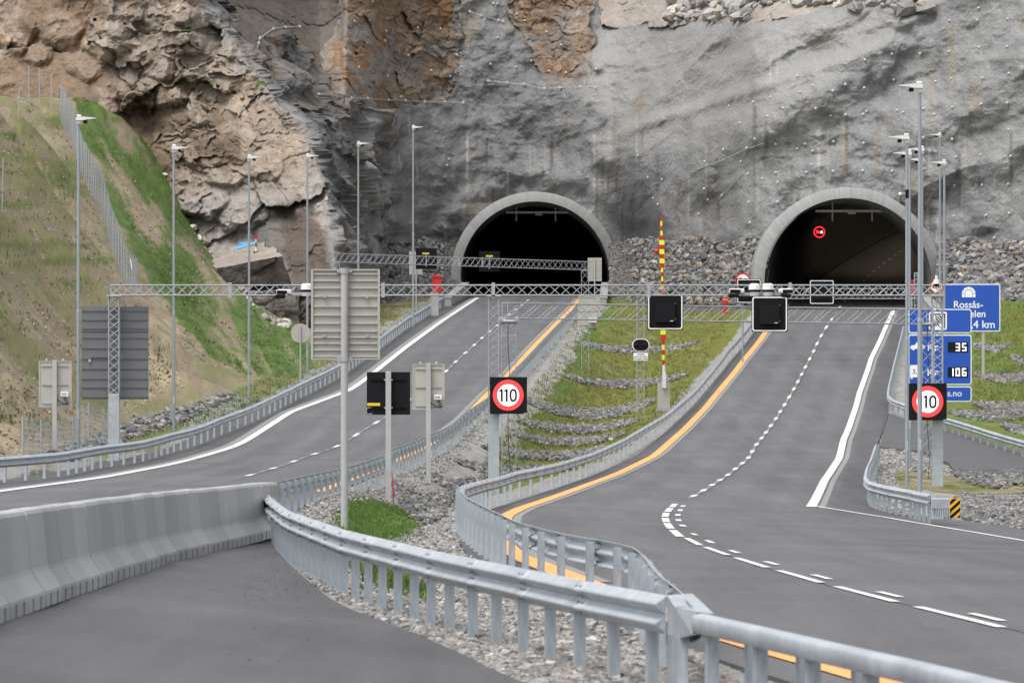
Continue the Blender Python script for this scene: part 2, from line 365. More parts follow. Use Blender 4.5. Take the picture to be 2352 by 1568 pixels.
# ================================================================ ground sheet
nu, nd = 600, 640
us = np.linspace(-330, 2680, nu); ds = np.geomspace(30, 462, nd)
Ug, Dg = np.meshgrid(us, ds); X = XU(Ug, Dg).ravel(); D = Dg.ravel(); Z = H(X, D)
a_, b_, c_, e_ = xll(D), xle(D), xrl(D), xrr(D)
onroad = ((X > a_) & (X < b_)) | ((X > c_) & (X < e_))
P3 = np.stack([X, D, Z], 1)
VV = V0-F*(Z-EYE)/D; UU = Ug.ravel()                      # where the ground lies, used only to read off the planting plan
jit = fbm(P3*np.array([.9,.25,.9]), 11, 4)
jit2 = fbm(P3*np.array([2.5,.8,2.5]), 12, 3)
wu, wv = UU+jit*16, VV+jit2*7
G1 = np.array([.056,.104,.022]); G2 = np.array([.085,.135,.028]); OL = np.array([.140,.142,.030]); OL2 = np.array([.110,.130,.026]); SOIL = np.array([.235,.185,.132]); STRAW = np.array([.275,.235,.155]); GRV = np.array([.27,.265,.25]); DIRT = np.array([.19,.15,.11])
n1 = fbm(P3*np.array([.35,.11,.35]), 21, 5); n2 = fbm(P3*np.array([1.7,.6,1.7]), 22, 4); n3 = fbm(P3*np.array([5,2,5]), 23, 2)
def mix(a, b, t): return a*(1-t[:,None])+b*t[:,None]
one = np.ones(len(X))
col = np.outer(one, OL)
left = X < a_-.0
hc = mix(np.outer(one, SOIL), np.outer(one, STRAW), sm(n2, -.3, .4))
grn = mix(np.outer(one, G1*1.15), np.outer(one, np.array([.115,.135,.035])), sm(n2+n1*.4, -.4, .4)); 
gm = sm(n1+n2*.55+n3*.3, -.15, .38)*.66                                   # patchy grass on the soil
flank = inpoly(wu, wv, [(165,205),(245,240),(335,305),(405,425),(485,585),(605,715),(725,765),(715,850),(570,865),(440,795),(375,690),(300,590),(240,450),(180,300)])
streak = fbm(np.stack([UU*.02+VV*-.013, VV*.0035+UU*.002, 0*UU], 1)*2.4, 31, 4)
dl_ = (UU-np.interp(VV, [200,300,450,590,690,800], [150,180,240,300,375,440])); gm = np.where(flank, np.clip(sm(streak+n2*.5+n3*.2-.22*(1-sm(dl_, 0, 50)), -.44, .06), 0, 1)*.97, gm)
terr = inpoly(wu, wv, [(-200,225),(150,240),(215,480),(275,640),(300,700),(190,690),(90,620),(-200,600)])
gm = np.where(terr, np.maximum(gm, .9*sm(fbm(np.stack([UU*.006, VV*.055, 0*UU], 1), 33, 4)+n2*.3, -.08, .25)), gm)
toe = inpoly(wu, wv, [(1010,680),(870,700),(700,790),(620,860),(540,890),(400,960),(270,1010),(100,1060),(300,1075),(600,960),(800,850),(1000,720)])
gm = np.where(toe, np.maximum(gm, .82*sm(n1+n2*.7, -.42, .1)), gm)
bare = inpoly(wu, wv, [(340,690),(380,690),(430,800),(440,850),(330,930),(290,900),(300,760)])
gm = np.where(bare, gm*.25, gm)
grn = np.where(flank[:,None], mix(np.outer(one, G1), np.outer(one, G2), sm(n2, -.3, .5)), mix(grn, np.outer(one, np.array([.125,.135,.04])), np.full(len(X), .45))); col[left] = mix(hc, grn, gm)[left]
pale = inpoly(wu, wv, [(340,700),(390,720),(430,830),(330,920),(300,900)]); col[pale & left] *= 1.12
ditch = inpoly(wu, wv, [(540,898),(440,930),(330,958),(270,985),(140,1030),(40,1062),(160,1060),(300,1008),(430,965),(530,915)])
col[ditch & left] = (GRV*.8)
verge = left & (X > a_-1.1); col[verge] = GRV*.85
# median
mid = (X > b_) & (X < c_)
mc = mix(np.outer(one, OL), np.outer(one, OL2), sm(n1, -.3, .4)); mc = mix(mc, np.outer(one, G2*1.1), sm(-n1+n2*.4, .15, .6)*.55); mc = mix(mc, np.outer(one, STRAW*.85), sm(n2+n1, .25, .8)*.45)
col[mid] = mc[mid]
lo = np.interp(D, [60,128,160,200,280,450], [9,4.0,2.4,2.2,2.0,1.9])
col[mid & ((X-b_) < lo+jit*.6)] = GRV
ln = mid & ((X-b_) >= lo+jit*.6) & ((X-b_) < lo+.9+jit*1.2) & (D > 150); col[ln] = (mix(np.outer(one, G1*1.3), mc, sm(jit2, -.2, .5)))[ln]
col[mid & ((c_-X) < np.interp(D, [60,140,250,400], [2.,1.1,.8,1.3])+jit*.4)] = GRV*.92
col[mid & (D < 128)] = GRV
nearg = inpoly(wu, wv, [(765,1192),(800,1150),(850,1143),(985,1186),(940,1228),(880,1245),(790,1228)]) | inpoly(wu, wv, [(790,1310),(830,1285),(950,1330),(1010,1365),(960,1385),(880,1352)])
col[mid & nearg] = mix(np.outer(one, G1*1.25), np.outer(one, G2*1.1), sm(n3, -.4, .4))[mid & nearg]
dirt = inpoly(wu, wv, [(800,1280),(860,1300),(900,1340),(860,1350),(810,1330)]); col[mid & dirt] = DIRT*.8
# right verge
rt = X > e_
rc = mix(np.outer(one, OL2*1.05), np.outer(one, G2*1.05), sm(n1, -.35, .35)); rc = mix(rc, np.outer(one, STRAW*.8), sm(n2+n1*.5, .3, .8)*.6)
col[rt] = rc[rt]
col[rt & ((X-e_) < 1.1+jit*.4)] = GRV
isl = inpoly(wu, wv, [(1985,1020),(2130,1025),(2180,1055),(2200,1088),(2370,1090),(2370,1230),(2200,1200),(1985,1180)])
ic = mix(np.outer(one, OL2), np.outer(one, STRAW*.8), sm(n2+.2, -.2, .5))
col[rt & isl] = GRV*.95
for pl in ([(2060,1080),(2110,1078),(2200,1095),(2370,1112),(2370,1148),(2240,1140),(2140,1128),(2060,1112)], [(2060,1085),(2110,1090),(2110,1170),(2080,1180),(2055,1140)]):
    q = rt & inpoly(wu, wv, pl); col[q] = ic[q]
MEDIAN_DAMS = [(1320,1605,784,804,17),(1285,1580,859,882,18),(1205,1505,918,950,25),(1185,1465,964,985,21),(1175,1435,995,1014,19),(1110,1405,1026,1046,20),(1050,1345,1060,1082,24),(980,1130,1086,1110,22),(905,1050,1118,1168,62)]
RIGHT_DAMS = [(2236,2320,790,800,18),(2236,2400,858,868,22),(2236,2400,925,935,24),(2180,2400,945,955,22),(2300,2400,975,985,22),(2190,2400,1083,1100,36),(2200,2400,1142,1165,55),(2320,2400,820,830,22)]
def dam_band(u, dam):
    u0, u1, ve, vm, th = dam; t = np.clip((u-u0)/(u1-u0), 0, 1); k = 4*t*(1-t)
    return ve+(vm-ve)*k, th*.5*(k**.5)
for dams, sel in ((MEDIAN_DAMS, mid), (RIGHT_DAMS, rt)):
    for dam in dams:
        cv, hw = dam_band(UU, dam); q = sel & (UU > dam[0]) & (UU < dam[1]) & (np.abs(VV+jit2*3-cv) < hw*.9); col[q] = GRV*.8; Z[q] += .06
col = col*(1+.22*n2+.16*n3)[:,None]
Z = Z+np.where(left, (n2*.10+n1*.25)*sm(a_-X, 1.5, 6), 0)+np.where(mid | rt, n2*.035, 0)
idx = np.arange(nu*nd).reshape(nd, nu)
FQ = np.stack([idx[:-1,:-1], idx[:-1,1:], idx[1:,1:], idx[1:,:-1]], -1).reshape(-1, 4)
M['ground'] = attr_mat('ground_cover', rough=.95, var=.34, scale=5., bump=.10, bscale=7.)
gsheet = link('ground', fast_mesh('ground', np.stack([X, D, Z], 1), FQ, np.clip(col, .003, .6), True), M['ground']); tag(gsheet, kind='structure')
mb = MB(); mb.add([(-900,-60,-6),(900,-60,-6),(900,1500,-6),(-900,1500,-6)], [(0,1,2,3)])
M['earth'] = mat('bare_earth', (.16,.13,.09), .95, 0, .3, .3)
base_ground = mb.build('terrain', M['earth']); tag(base_ground, kind='structure')
# ---------------------------------------------------------------- asphalt
def asphalt_mat():
    m, nt, b = nodes('asphalt'); N = nt.nodes; L = nt.links
    b.inputs['Roughness'].default_value = .78; b.inputs['Specular IOR Level'].default_value = .35
    tc = N.new('ShaderNodeTexCoord')
    def noise(sc, det, st=None, ro=.6):
        n = N.new('ShaderNodeTexNoise'); n.inputs['Scale'].default_value = sc; n.inputs['Detail'].default_value = det; n.inputs['Roughness'].default_value = ro
        if st:
            mp = N.new('ShaderNodeMapping'); mp.inputs['Scale'].default_value = st; L.new(tc.outputs['Object'], mp.inputs['Vector']); L.new(mp.outputs['Vector'], n.inputs['Vector'])
        else: L.new(tc.outputs['Object'], n.inputs['Vector'])
        return n.outputs['Fac']
    def rng_(o, a, b_, lo, hi):
        r = N.new('ShaderNodeMapRange'); r.inputs['From Min'].default_value = a; r.inputs['From Max'].default_value = b_; r.inputs['To Min'].default_value = lo; r.inputs['To Max'].default_value = hi; L.new(o, r.inputs['Value']); return r.outputs['Result']
    def mul(a, b_):
        n = N.new('ShaderNodeMath'); n.operation = 'MULTIPLY'; L.new(a, n.inputs[0]); L.new(b_, n.inputs[1]); return n.outputs[0]
    at = N.new('ShaderNodeAttribute'); at.attribute_name = 'col'
    f = mul(rng_(noise(35, 5, None, .75), .3, .7, .74, 1.26), rng_(noise(1, 6, (.7,.03,.4), .75), .3, .7, .78, 1.22))
    f = mul(f, rng_(noise(.16, 5), .3, .7, .86, 1.14))
    sp = rng_(noise(2.6, 2, None, .5), .70, .73, 1.0, 1.5); f = mul(f, sp)
    vm = N.new('ShaderNodeVectorMath'); vm.operation = 'SCALE'; L.new(at.outputs['Color'], vm.inputs[0]); L.new(f, vm.inputs['Scale']); L.new(vm.outputs['Vector'], b.inputs['Base Color'])
    bp = N.new('ShaderNodeBump'); bp.inputs['Distance'].default_value = .004; L.new(noise(90, 3), bp.inputs['Height']); L.new(bp.outputs['Normal'], b.inputs['Normal'])
    return m
M['asphalt'] = asphalt_mat()
AS = np.array([.092,.092,.096])
def road(name, xa, xb, zf, d0, d1, n, m, tone=None, extra=None):
    dd = np.geomspace(d0, d1, n); t = np.linspace(0, 1, m)
    Xs = xa(dd)[:,None]*(1-t)+xb(dd)[:,None]*t; Ds = np.repeat(dd[:,None], m, 1); Zs = zf(Xs.ravel(), Ds.ravel())
    V = np.stack([Xs.ravel(), Ds.ravel(), Zs], 1); i = np.arange(n*m).reshape(n, m)
    Fq = np.stack([i[:-1,:-1], i[:-1,1:], i[1:,1:], i[1:,:-1]], -1).reshape(-1, 4)
    c = np.outer(np.ones(len(V)), AS)
    if tone is not None: c *= tone(V[:,0], V[:,1])[:,None]
    # skirt down into the ground so the edge has thickness
    nb = len(V); sk = np.concatenate([V[i[:,0]], V[i[:,-1]]])-np.array([0,0,.14]); V = np.concatenate([V, sk]); c = np.concatenate([c, c[i[:,0]], c[i[:,-1]]])
    k = np.arange(n-1); Fs = np.concatenate([np.stack([i[k,0], i[k+1,0], nb+k+1, nb+k], 1), np.stack([i[k+1,-1], i[k,-1], nb+n+k, nb+n+k+1], 1)])
    return tag(link(name, fast_mesh(name, V, np.concatenate([Fq, Fs]), c, False), M['asphalt']), kind='structure')
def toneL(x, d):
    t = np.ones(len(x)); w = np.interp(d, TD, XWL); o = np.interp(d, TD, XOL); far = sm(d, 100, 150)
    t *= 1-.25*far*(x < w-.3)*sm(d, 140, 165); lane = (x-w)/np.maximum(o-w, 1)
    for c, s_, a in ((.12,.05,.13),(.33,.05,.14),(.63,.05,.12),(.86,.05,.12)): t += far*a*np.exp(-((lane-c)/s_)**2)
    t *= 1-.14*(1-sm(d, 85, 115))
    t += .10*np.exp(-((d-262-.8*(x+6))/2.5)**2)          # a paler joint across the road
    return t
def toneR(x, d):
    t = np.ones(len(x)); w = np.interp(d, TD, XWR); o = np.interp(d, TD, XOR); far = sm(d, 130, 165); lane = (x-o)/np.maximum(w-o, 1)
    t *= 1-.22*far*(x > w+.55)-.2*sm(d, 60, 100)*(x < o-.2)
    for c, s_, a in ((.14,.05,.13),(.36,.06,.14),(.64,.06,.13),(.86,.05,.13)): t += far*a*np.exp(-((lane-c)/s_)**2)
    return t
TG_L, TG_R = 450., 402.          # distance to the two portals
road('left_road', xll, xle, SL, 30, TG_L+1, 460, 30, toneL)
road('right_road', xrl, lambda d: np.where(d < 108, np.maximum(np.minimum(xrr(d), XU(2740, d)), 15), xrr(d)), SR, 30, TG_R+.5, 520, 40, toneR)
# access road branching off on the right
SP = [(2028,995),(2042,948),(2085,964),(2180,986),(2270,1010),(2365,1042),(2440,1070),(2440,1086),(2365,1085),(2197,1086),(2178,1062),(2120,1036),(2020,1026)]
dS = solve([p[0] for p in SP], [p[1] for p in SP], SR)
ring = np.stack([XU([p[0] for p in SP], dS), dS], 1); zz = SR(ring[:,0], ring[:,1])+.008
mb = MB(); n_ = len(SP)
mb.add([(a[0], a[1], z) for a, z in zip(ring, zz)]+[(a[0], a[1], z-.22) for a, z in zip(ring, zz)], [tuple(range(n_))[::-1] if np.sum(ring[:,0]*np.roll(ring[:,1],-1)-np.roll(ring[:,0],-1)*ring[:,1]) < 0 else tuple(range(n_))]+[(i, n_+i, n_+(i+1) % n_, (i+1) % n_) for i in range(n_)])
M['asphalt_plain'] = mat('asphalt_access', (.068,.068,.071), .8, 0, .12, 30., var2=.1, scale2=.4)
tag(mb.build('access_road', M['asphalt_plain']), kind='structure')
# ---------------------------------------------------------------- painted markings
M['paint'] = mat('white_road_paint', (.57,.57,.56), .7, 0, .16, 14., var2=.10, scale2=1.2)
M['paint_y'] = mat('yellow_road_paint', (.74,.33,.10), .7, 0, .14, 14., var2=.08, scale2=1.2)
M['rumble'] = mat('milled_rumble_strip', (.20,.20,.20), .9, 0, .4, 14.)
def band(mbx, pts, width, zf, dz, off=0.):
    """pts: (x,d) plan line -> flat band of given real width lying on surface zf"""
    p = np.array(pts, float); t = np.gradient(p, axis=0); t /= np.linalg.norm(t, axis=1)[:,None]; nrm = np.stack([t[:,1], -t[:,0]], 1)
    vs = []
    for a in (off-width/2, off+width/2):
        q = p+nrm*a; vs.append(np.stack([q[:,0], q[:,1], zf(q[:,0], q[:,1])+dz], 1))
    n = len(p); mbx.add(np.concatenate(vs), [(i, n+i, n+i+1, i+1) for i in range(n-1)])
def plan(xt, d0, d1, step=2.): 
    d = np.arange(d0, d1, step); return np.stack([np.interp(d, TD, xt), d], 1)
def marking(name, jobs, m):
    q = MB()
    for j in jobs:
        if len(j[0]) > 1: band(q, *j)
    return tag(q.build(name, m), kind='structure')
marking('white_edge_line', [(plan(XWL, 110, TG_L-2), .32, SL, .014)], M['paint'])
marking('yellow_edge_line', [(plan(XOL, 150, TG_L-2), .30, SL, .014)], M['paint_y'])
marking('rumble_strip', [(plan(XWL, 150, TG_L-5), .28, SL, .010, -.34), (plan(XOL, 160, TG_L-5), .22, SL, .010, -.32)], M['rumble'])
def resample(pts, step):
    p = np.array(pts, float); L_ = np.r_[0, np.cumsum(np.linalg.norm(np.diff(p, axis=0), axis=1))]; s = np.arange(0, L_[-1], step)
    return np.stack([np.interp(s, L_, p[:,k]) for k in range(p.shape[1])], 1)
def smooth_line(pts, step, it=6):
    p = resample(pts, step)
    for _ in range(it):
        q = p.copy(); q[1:-1] = (p[:-2]+2*p[1:-1]+p[2:])/4; p = q
    return p
def dashes(pts, dash, gap, phase=0.):
    p = resample(pts, .25); L_ = len(p)*.25; out = []; s = phase
    while s < L_-dash:
        out.append(p[int(s/.25):int((s+dash)/.25)+1]); s += dash+gap
    return out
pl_ = plan(XDL, 172, TG_L-6, .5); pr_ = plan(XDR, 168, TG_R-3, .5)
marking('lane_dashes', [(q, .17, SL, .014) for q in dashes(pl_, 3, 9, 1.)]+[(q, .08, SL, .013) for q in dashes(pl_, .3, .9, .3)], M['paint'])
marking('lane_dashes', [(q, .17, SR, .014) for q in dashes(pr_, 3, 5.4, 2.)]+[(q, .08, SR, .013) for q in dashes(pr_, .3, .9, .3)], M['paint'])
marking('yellow_edge_line', [(smooth_line(plan(XOR, 88, TG_R-2, 1.), 1.), .34, SR, .014), (smooth_line(plan(XOR, 32, 89, .5), .5), .40, SR, .014)], M['paint_y'])
marking('rumble_strip', [(plan(XOR, 75, TG_R-4, 1.), .18, SR, .010, .29), (plan(XWR, 160, TG_R-4), .18, SR, .010, .31)], M['rumble'])
marking('white_edge_line', [(plan(XWR, solve([1864],[1164],SR)[0], TG_R-2), .29, SR, .014)], M['paint'])
PT = [(1866,1161),(1920,1170),(2034,1188),(2234,1222),(2351,1242),(2480,1264)]
dt_ = solve([p[0] for p in PT], [p[1] for p in PT], SR); thin = smooth_line(np.stack([XU([p[0] for p in PT], dt_), dt_], 1), .5)
marking('thin_edge_line', [(thin, .14, SR, .014)], M['paint'])
def seg_px(a, b, w):
    dd = solve([a[0], b[0]], [a[1], b[1]], SR); q = np.stack([XU([a[0], b[0]], dd), dd], 1); t = np.linspace(0, 1, 8)[:,None]
    jobs.append((q[0]*(1-t)+q[1]*t, w, SR, .014))
jobs = []; zz_ = lambda x, y: (1567.6+x/2.997, 1045+y/2.997)
for a in ((28,573,122,622),(160,636,312,690),(368,709,582,776),(661,797,955,881),(1062,908,1467,1013),(1617,1047,2197,1189),(2400,1240,3100,1410)): seg_px(zz_(a[0], a[1]), zz_(a[2], a[3]), .125)
for a in ((67,541,95,553),(166,588,210,608),(329,657,386,677),(569,734,653,758),(900,826,1015,857),(1348,943,1502,981),(1985,1093,2205,1145)): seg_px(zz_(a[0], a[1]), zz_(a[2], a[3]), .105)
for a in ((1551,1157.5,1543,1165),(1540,1167,1533,1175.5),(1530.5,1178,1527.5,1187),(1527.5,1190,1531,1199.5),(1532,1202,1541,1214.5),(1545,1218,1562,1233)): seg_px(a[:2], a[2:], .17)
for a in ((1571,1161,1567,1164),(1564,1170,1561,1174),(1557.5,1181,1556.5,1185),(1557.5,1193,1559.5,1197),(1565,1205.5,1571,1209.5)): seg_px(a[:2], a[2:], .13)
marking('exit_lane_dashes', jobs, M['paint'])

# seams between asphalt lanes
M['seam'] = mat('tarred_seam', (.035,.035,.037), .7, 0, .2, 9.)
q1_ = np.array([zz_(a, c) for a, c in ((150,640),(345,700),(600,785),(980,893),(1500,1020),(2250,1197),(3000,1385))]); ds_ = solve(q1_[:,0], q1_[:,1], SR)
marking('asphalt_seam', [(smooth_line(np.stack([XU(q1_[:,0], ds_), ds_], 1), .5), .022, SR, .006), (plan(XDR+.12, 172, TG_R-4), .03, SR, .006), (plan(XWR+1.6, 172, 330), .03, SR, .006), (plan(XDL+.1, 165, TG_L-6), .03, SL, .006)], M['seam'])
# ================================================================ rock cutting with sprayed concrete
XC_L, ZC_L = (1229-U0)/S(TG_L), EYE+(V0-634)/S(TG_L)
XC_R, ZC_R = (1947.5-U0)/S(TG_R), EYE+(V0-647)/S(TG_R)
R_OUT, R_IN = 6.68, 5.85
cu = np.arange(-300, 2620, 2.0); cv = np.arange(830, -150, -2.0); NU, NV = len(cu), len(cv)
kb = np.array([(-200,235,425),(0,232,420),(60,236,418),(140,245,415),(200,222,413),(240,245,411),(340,305,411),(400,425,406),(500,602,400),(560,668,397),(620,728,393),(700,770,390),(735,775,390),(760,740,398),(800,720,424),(840,700,440),(900,700,452),(1040,700,457),(1231,700,457),(1420,700,447),(1600,700,428),(1750,700,411),(1948,700,408),(2160,700,405),(2352,700,396),(2600,700,386)], float)
vb = np.interp(cu, kb[:,0], kb[:,1]); d0 = np.interp(cu, kb[:,0], kb[:,2])
Uc, Vc = np.meshgrid(cu, cv)
bench = inpoly(Uc, Vc, [(1340,60),(1480,70),(1720,55),(2000,15),(2140,-10),(2250,-60),(2540,-160),(1300,-160)]).astype(float)
shelf = inpoly(Uc, Vc, [(1340,70),(1470,75),(1740,50),(2000,15),(2200,-20),(2160,40),(2010,75),(1990,130),(1800,220),(1620,330),(1480,360),(1400,330),(1380,240),(1345,180)]).astype(float)
def blur(A, n):
    k = np.hanning(2*n+1); k /= k.sum()
    A = np.apply_along_axis(lambda r: np.convolve(np.pad(r, n, mode='edge'), k, 'valid'), 1, A)
    return np.apply_along_axis(lambda r: np.convolve(np.pad(r, n, mode='edge'), k, 'valid'), 0, A)
bench_s, shelf_s = blur(bench, 22), blur(shelf, 34)
natural = inpoly(Uc, Vc, [(-200,-160),(455,-160),(467,0),(513,60),(567,143),(633,220),(703,277),(735,370),(752,450),(770,540),(785,640),(800,830),(-200,830)]).astype(float)
lean = .16+natural*(.40+.45*sm(Uc, 350, 560))+.25*sm(Uc, 420, 560)*(1-sm(Uc, 700, 860))*(1-natural)+.25*sm(300-Vc, 0, 250)*(1-natural)+1.05*shelf_s+2.2*bench_s
dz = 2.0/32.0
cum = np.cumsum(lean, 0)*dz
row = np.clip(np.round((830-vb)/2).astype(int), 0, NV-1)
BX = np.interp(cv, [-150,0,60,143,230,277,450,560,800], [440,467,513,567,633,703,752,770,790])[:,None]
Dl = np.interp(np.minimum(Uc, 730), cu, d0); tt_ = np.clip((Uc-BX)/(862-BX), 0, 1); tt_ = .5*tt_+.5*tt_*tt_*(3-2*tt_)
D0m = np.where(Uc < BX, Dl, np.where(Uc < 862, np.interp(np.minimum(BX, 730), cu, d0)*(1-tt_)+np.interp(862, cu, d0)*tt_, np.interp(Uc, cu, d0)))
Dc = D0m+cum-cum[row, np.arange(NU)][None,:]
Dc = blur(Dc, 6); _k = np.hanning(71); _k /= _k.sum(); _wu = sm(cu, 820, 900)[None]; Dc = Dc*(1-_wu)+_wu*np.apply_along_axis(lambda r: np.convolve(np.pad(r, 35, mode='edge'), _k, 'valid'), 1, Dc)
Xc = (Uc-U0)/F*Dc; Zc = EYE+(V0-Vc)/F*Dc
Q = np.stack([Xc.ravel(), (Dc*.35).ravel(), Zc.ravel()], 1); u_, v_ = Uc.ravel(), Vc.ravel()
wob = fbm(Q*.35, 41, 4)*26; wob2 = fbm(Q*.35+50, 42, 4)*20
wob = wob+9*fbm(Q*1.3, 43, 3); wob2 = wob2+9*fbm(Q*1.3+9, 44, 3)
inP = lambda poly: inpoly(u_+wob, v_+wob2, poly)
nat = natural.ravel() > .5; _nj = inpoly(u_+wob*.55, v_+wob2*.55, [(-400,-300),(440,-300),(467,0),(513,60),(567,143),(633,220),(703,277),(735,370),(752,450),(770,540),(785,640),(800,900),(-400,900)]); nat = _nj
brown1 = inP([(775,-160),(1050,-160),(1062,100),(1062,190),(1050,225),(930,235),(860,262),(840,240),(745,215),(735,120),(770,60)])
brown2 = inP([(1125,-160),(1400,-160),(1345,60),(1360,90),(1345,170),(1330,190),(1250,185),(1225,120),(1180,60)])
brownL = inP([(467,-160),(800,-160),(775,60),(738,150),(728,250),(690,235),(705,120),(660,70),(600,90),(640,190),(655,230),(600,160),(540,70)])
scree = inP([(1330,-160),(2540,-160),(2140,-20),(2000,12),(1740,45),(1480,62),(1380,55)])
rock = nat | brown1 | brown2 | scree | brownL
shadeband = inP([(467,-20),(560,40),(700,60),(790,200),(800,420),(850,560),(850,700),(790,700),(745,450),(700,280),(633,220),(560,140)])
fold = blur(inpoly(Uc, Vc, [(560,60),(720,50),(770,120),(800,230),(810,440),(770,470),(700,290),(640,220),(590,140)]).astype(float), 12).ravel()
mid_ = inP([(1050,-160),(1140,-160),(1180,60),(1250,190),(1180,250),(1060,240)])
hgt = np.zeros(len(Q)); crack = np.ones(len(Q)); cid = np.zeros(len(Q))
big = fbm(Q*.055, 1, 3); medn = fbm(Q*.17+7, 2, 3); fine = fbm(Q*.55, 3, 4)
# draping ridges that run down from upper right to lower left, as the sprayed layer follows the strata
Qs = np.stack([Q[:,0]*.9+Q[:,2]*.5, Q[:,1], Q[:,2]*.9-Q[:,0]*.5], 1)
Qs = Qs+1.2*np.stack([fbm(Q*.2, 51, 2), 0*Q[:,0], fbm(Q*.2, 52, 2)], 1); strata = 1-2*np.abs(fbm(Qs*np.array([.05,.1,.17]), 5, 2))*1.6
sp = ~rock
drape = fbm(Q*np.array([.42,.2,.08])+2, 6, 3)*1.5
wv1 = sm(u_, 1300, 1500)
hgt += np.where(sp, big*1.2+medn*1.15+fine*.40+fbm(Q*.30+60, 9, 3)*.75+.24*ridged(Q*.6+30, 14, 4)+.8*fbm(Q*np.array([.5,.3,.10])+90, 10, 3)*np.maximum(fold, mid_*.5)+strata*(.25+.75*wv1)+drape*.22*(1-wv1*.6)+.12*fbm(Q*1.5, 8, 3), 0)
f0h, f0c, f0i = facet(Q*np.array([.10,.10,.16])+3, 90); f1h, f1c, f1i = facet(Qs*np.array([.22,.25,.36])+3, 95); f2h, f2c, f2i = facet(Q*np.array([.6,.6,.7])+5, 97)
hgt += np.where(sp, f1h*.50*np.minimum(1, f1c*2.2)+f2h*.26*np.minimum(1, f2c*3), 0)
_sb = np.where(shadeband & sp)[0]; _a, _c, _i = facet(Q[_sb]*np.array([.38,.4,.3])+6, 120); _b, _d, _j = facet(Q[_sb]*np.array([1.0,1.,.8])+16, 130); hgt[_sb] += _a*.8*np.minimum(1, _c*3)+_b*.28-.12*np.exp(-_c*10)
soft = sp & ~((shelf_s.ravel() > .3))
hgt += np.where(sp, f0h*np.where(shadeband, 1.3, .45)*np.minimum(1, f0c*2.2), 0)
ri = np.where(rock)[0]; Qr = Q[ri]+1.6*np.stack([fbm(Q[ri]*.4, 61, 4), fbm(Q[ri]*.4, 62, 4), fbm(Q[ri]*.4, 63, 4)], 1)
h1, c1, i1 = facet(Qr*np.array([.10,.12,.17]), 100); h2, c2, i2 = facet(Qr*np.array([.45,.5,.62])+9, 200); h3, c3, i3 = facet(Qr*np.array([1.3,1.3,1.8])+4, 300)
isn = nat[ri]; soilm = sm(fbm(Q[ri]*.15+3, 83, 4)+.35*fbm(Q[ri]*.8, 84, 3), -.02, .24)*isn; blk = inpoly(u_[ri], v_[ri], [(455,170),(500,190),(700,300),(700,380),(560,330),(420,320),(280,260),(420,200)])
pm = sm(fbm(Q[ri]*.12+17, 66, 3), -.15, .25); rh = h1*np.where(isn, 2.0, .35)+(h2*np.where(isn, .80, .45)*(.25+.75*pm)+h3*np.where(blk, .42, .22)*(.4+.6*pm))*(1-.8*soilm)+np.where(isn, .75, .45)*ridged(Q[ri]*np.array([.22,.25,.30])+11, 67, 5)+.22*fbm(Q[ri]*1.1, 68, 4)+fbm(Q[ri]*2.2, 64, 3)*.07
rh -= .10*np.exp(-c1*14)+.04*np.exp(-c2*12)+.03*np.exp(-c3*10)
rh += big[ri]*1.8
hgt[ri] += rh; crack[ri] = np.minimum(c1*1.2, c2*1.6); cid[ri] = i2
# individual rounded outcrops of the left face: centre, half size, bulge in metres
BUMPS = [(437,100,40,36,2.2),(333,132,36,34,2.0),(232,95,62,52,2.2),(40,72,50,58,2.0),(370,215,70,34,2.2),(300,210,40,40,1.0),(140,60,45,50,1.6),(410,28,40,30,1.5),(470,470,70,32,3.0),(560,490,62,42,2.6),(545,330,60,40,1.2),(600,380,50,40,1.2),(520,400,60,32,1.6),(690,690,60,60,2.4),(370,160,46,30,1.4),(190,150,50,36,1.5),(90,120,40,34,1.3),(500,120,40,40,.8)]
bm = np.zeros(len(Q))
for bu, bv, ru, rv, hh in BUMPS:
    r2 = ((u_+wob*.9-bu)/ru)**2+((v_+wob2*.9-bv)/rv)**2; b_ = np.clip(1.25-1.25*r2, 0, .8); bm = np.maximum(bm, b_*hh*.75)
hgt += np.where(nat, bm, 0)
# bright shoulder edge and overhang on the upper right
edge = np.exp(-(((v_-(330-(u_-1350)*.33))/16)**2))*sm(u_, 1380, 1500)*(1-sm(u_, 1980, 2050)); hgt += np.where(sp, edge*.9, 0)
LEDGES = [(1.0,45,[(1470,240),(1567,213),(1647,193),(1727,167),(1775,153)]),(.7,40,[(1774,222),(1834,190),(1900,158),(1990,150)]),(1.0,40,[(1740,155),(1814,113),(1901,80),(1957,57),(2017,37),(2100,18),(2160,5)]),(.7,50,[(1440,362),(1520,330),(1567,300),(1615,288)]),(.7,45,[(1175,346),(1267,320),(1330,305),(1420,268)]),(.6,40,[(980,330),(1060,293),(1130,282)]),(.6,35,[(1150,227),(1250,215),(1330,198)]),(.7,30,[(1340,160),(1417,152),(1500,168)]),(.6,35,[(2050,188),(2160,165),(2240,150),(2352,130),(2420,120)]),(.7,40,[(2235,318),(2330,268),(2400,240)]),(.5,40,[(1600,120),(1700,95),(1780,75)]),(.5,40,[(1400,105),(1500,95),(1600,70)]),(.5,35,[(1850,338),(1930,345),(2010,328)]),(.6,45,[(860,470),(930,440),(990,430)]),(.5,40,[(1600,470),(1680,430),(1760,420)]),(.5,40,[(2060,420),(2150,400),(2250,410)])]
ledge_mod = np.clip(.62+.9*fbm(Q*.28+80, 48, 3), .1, 1.2)
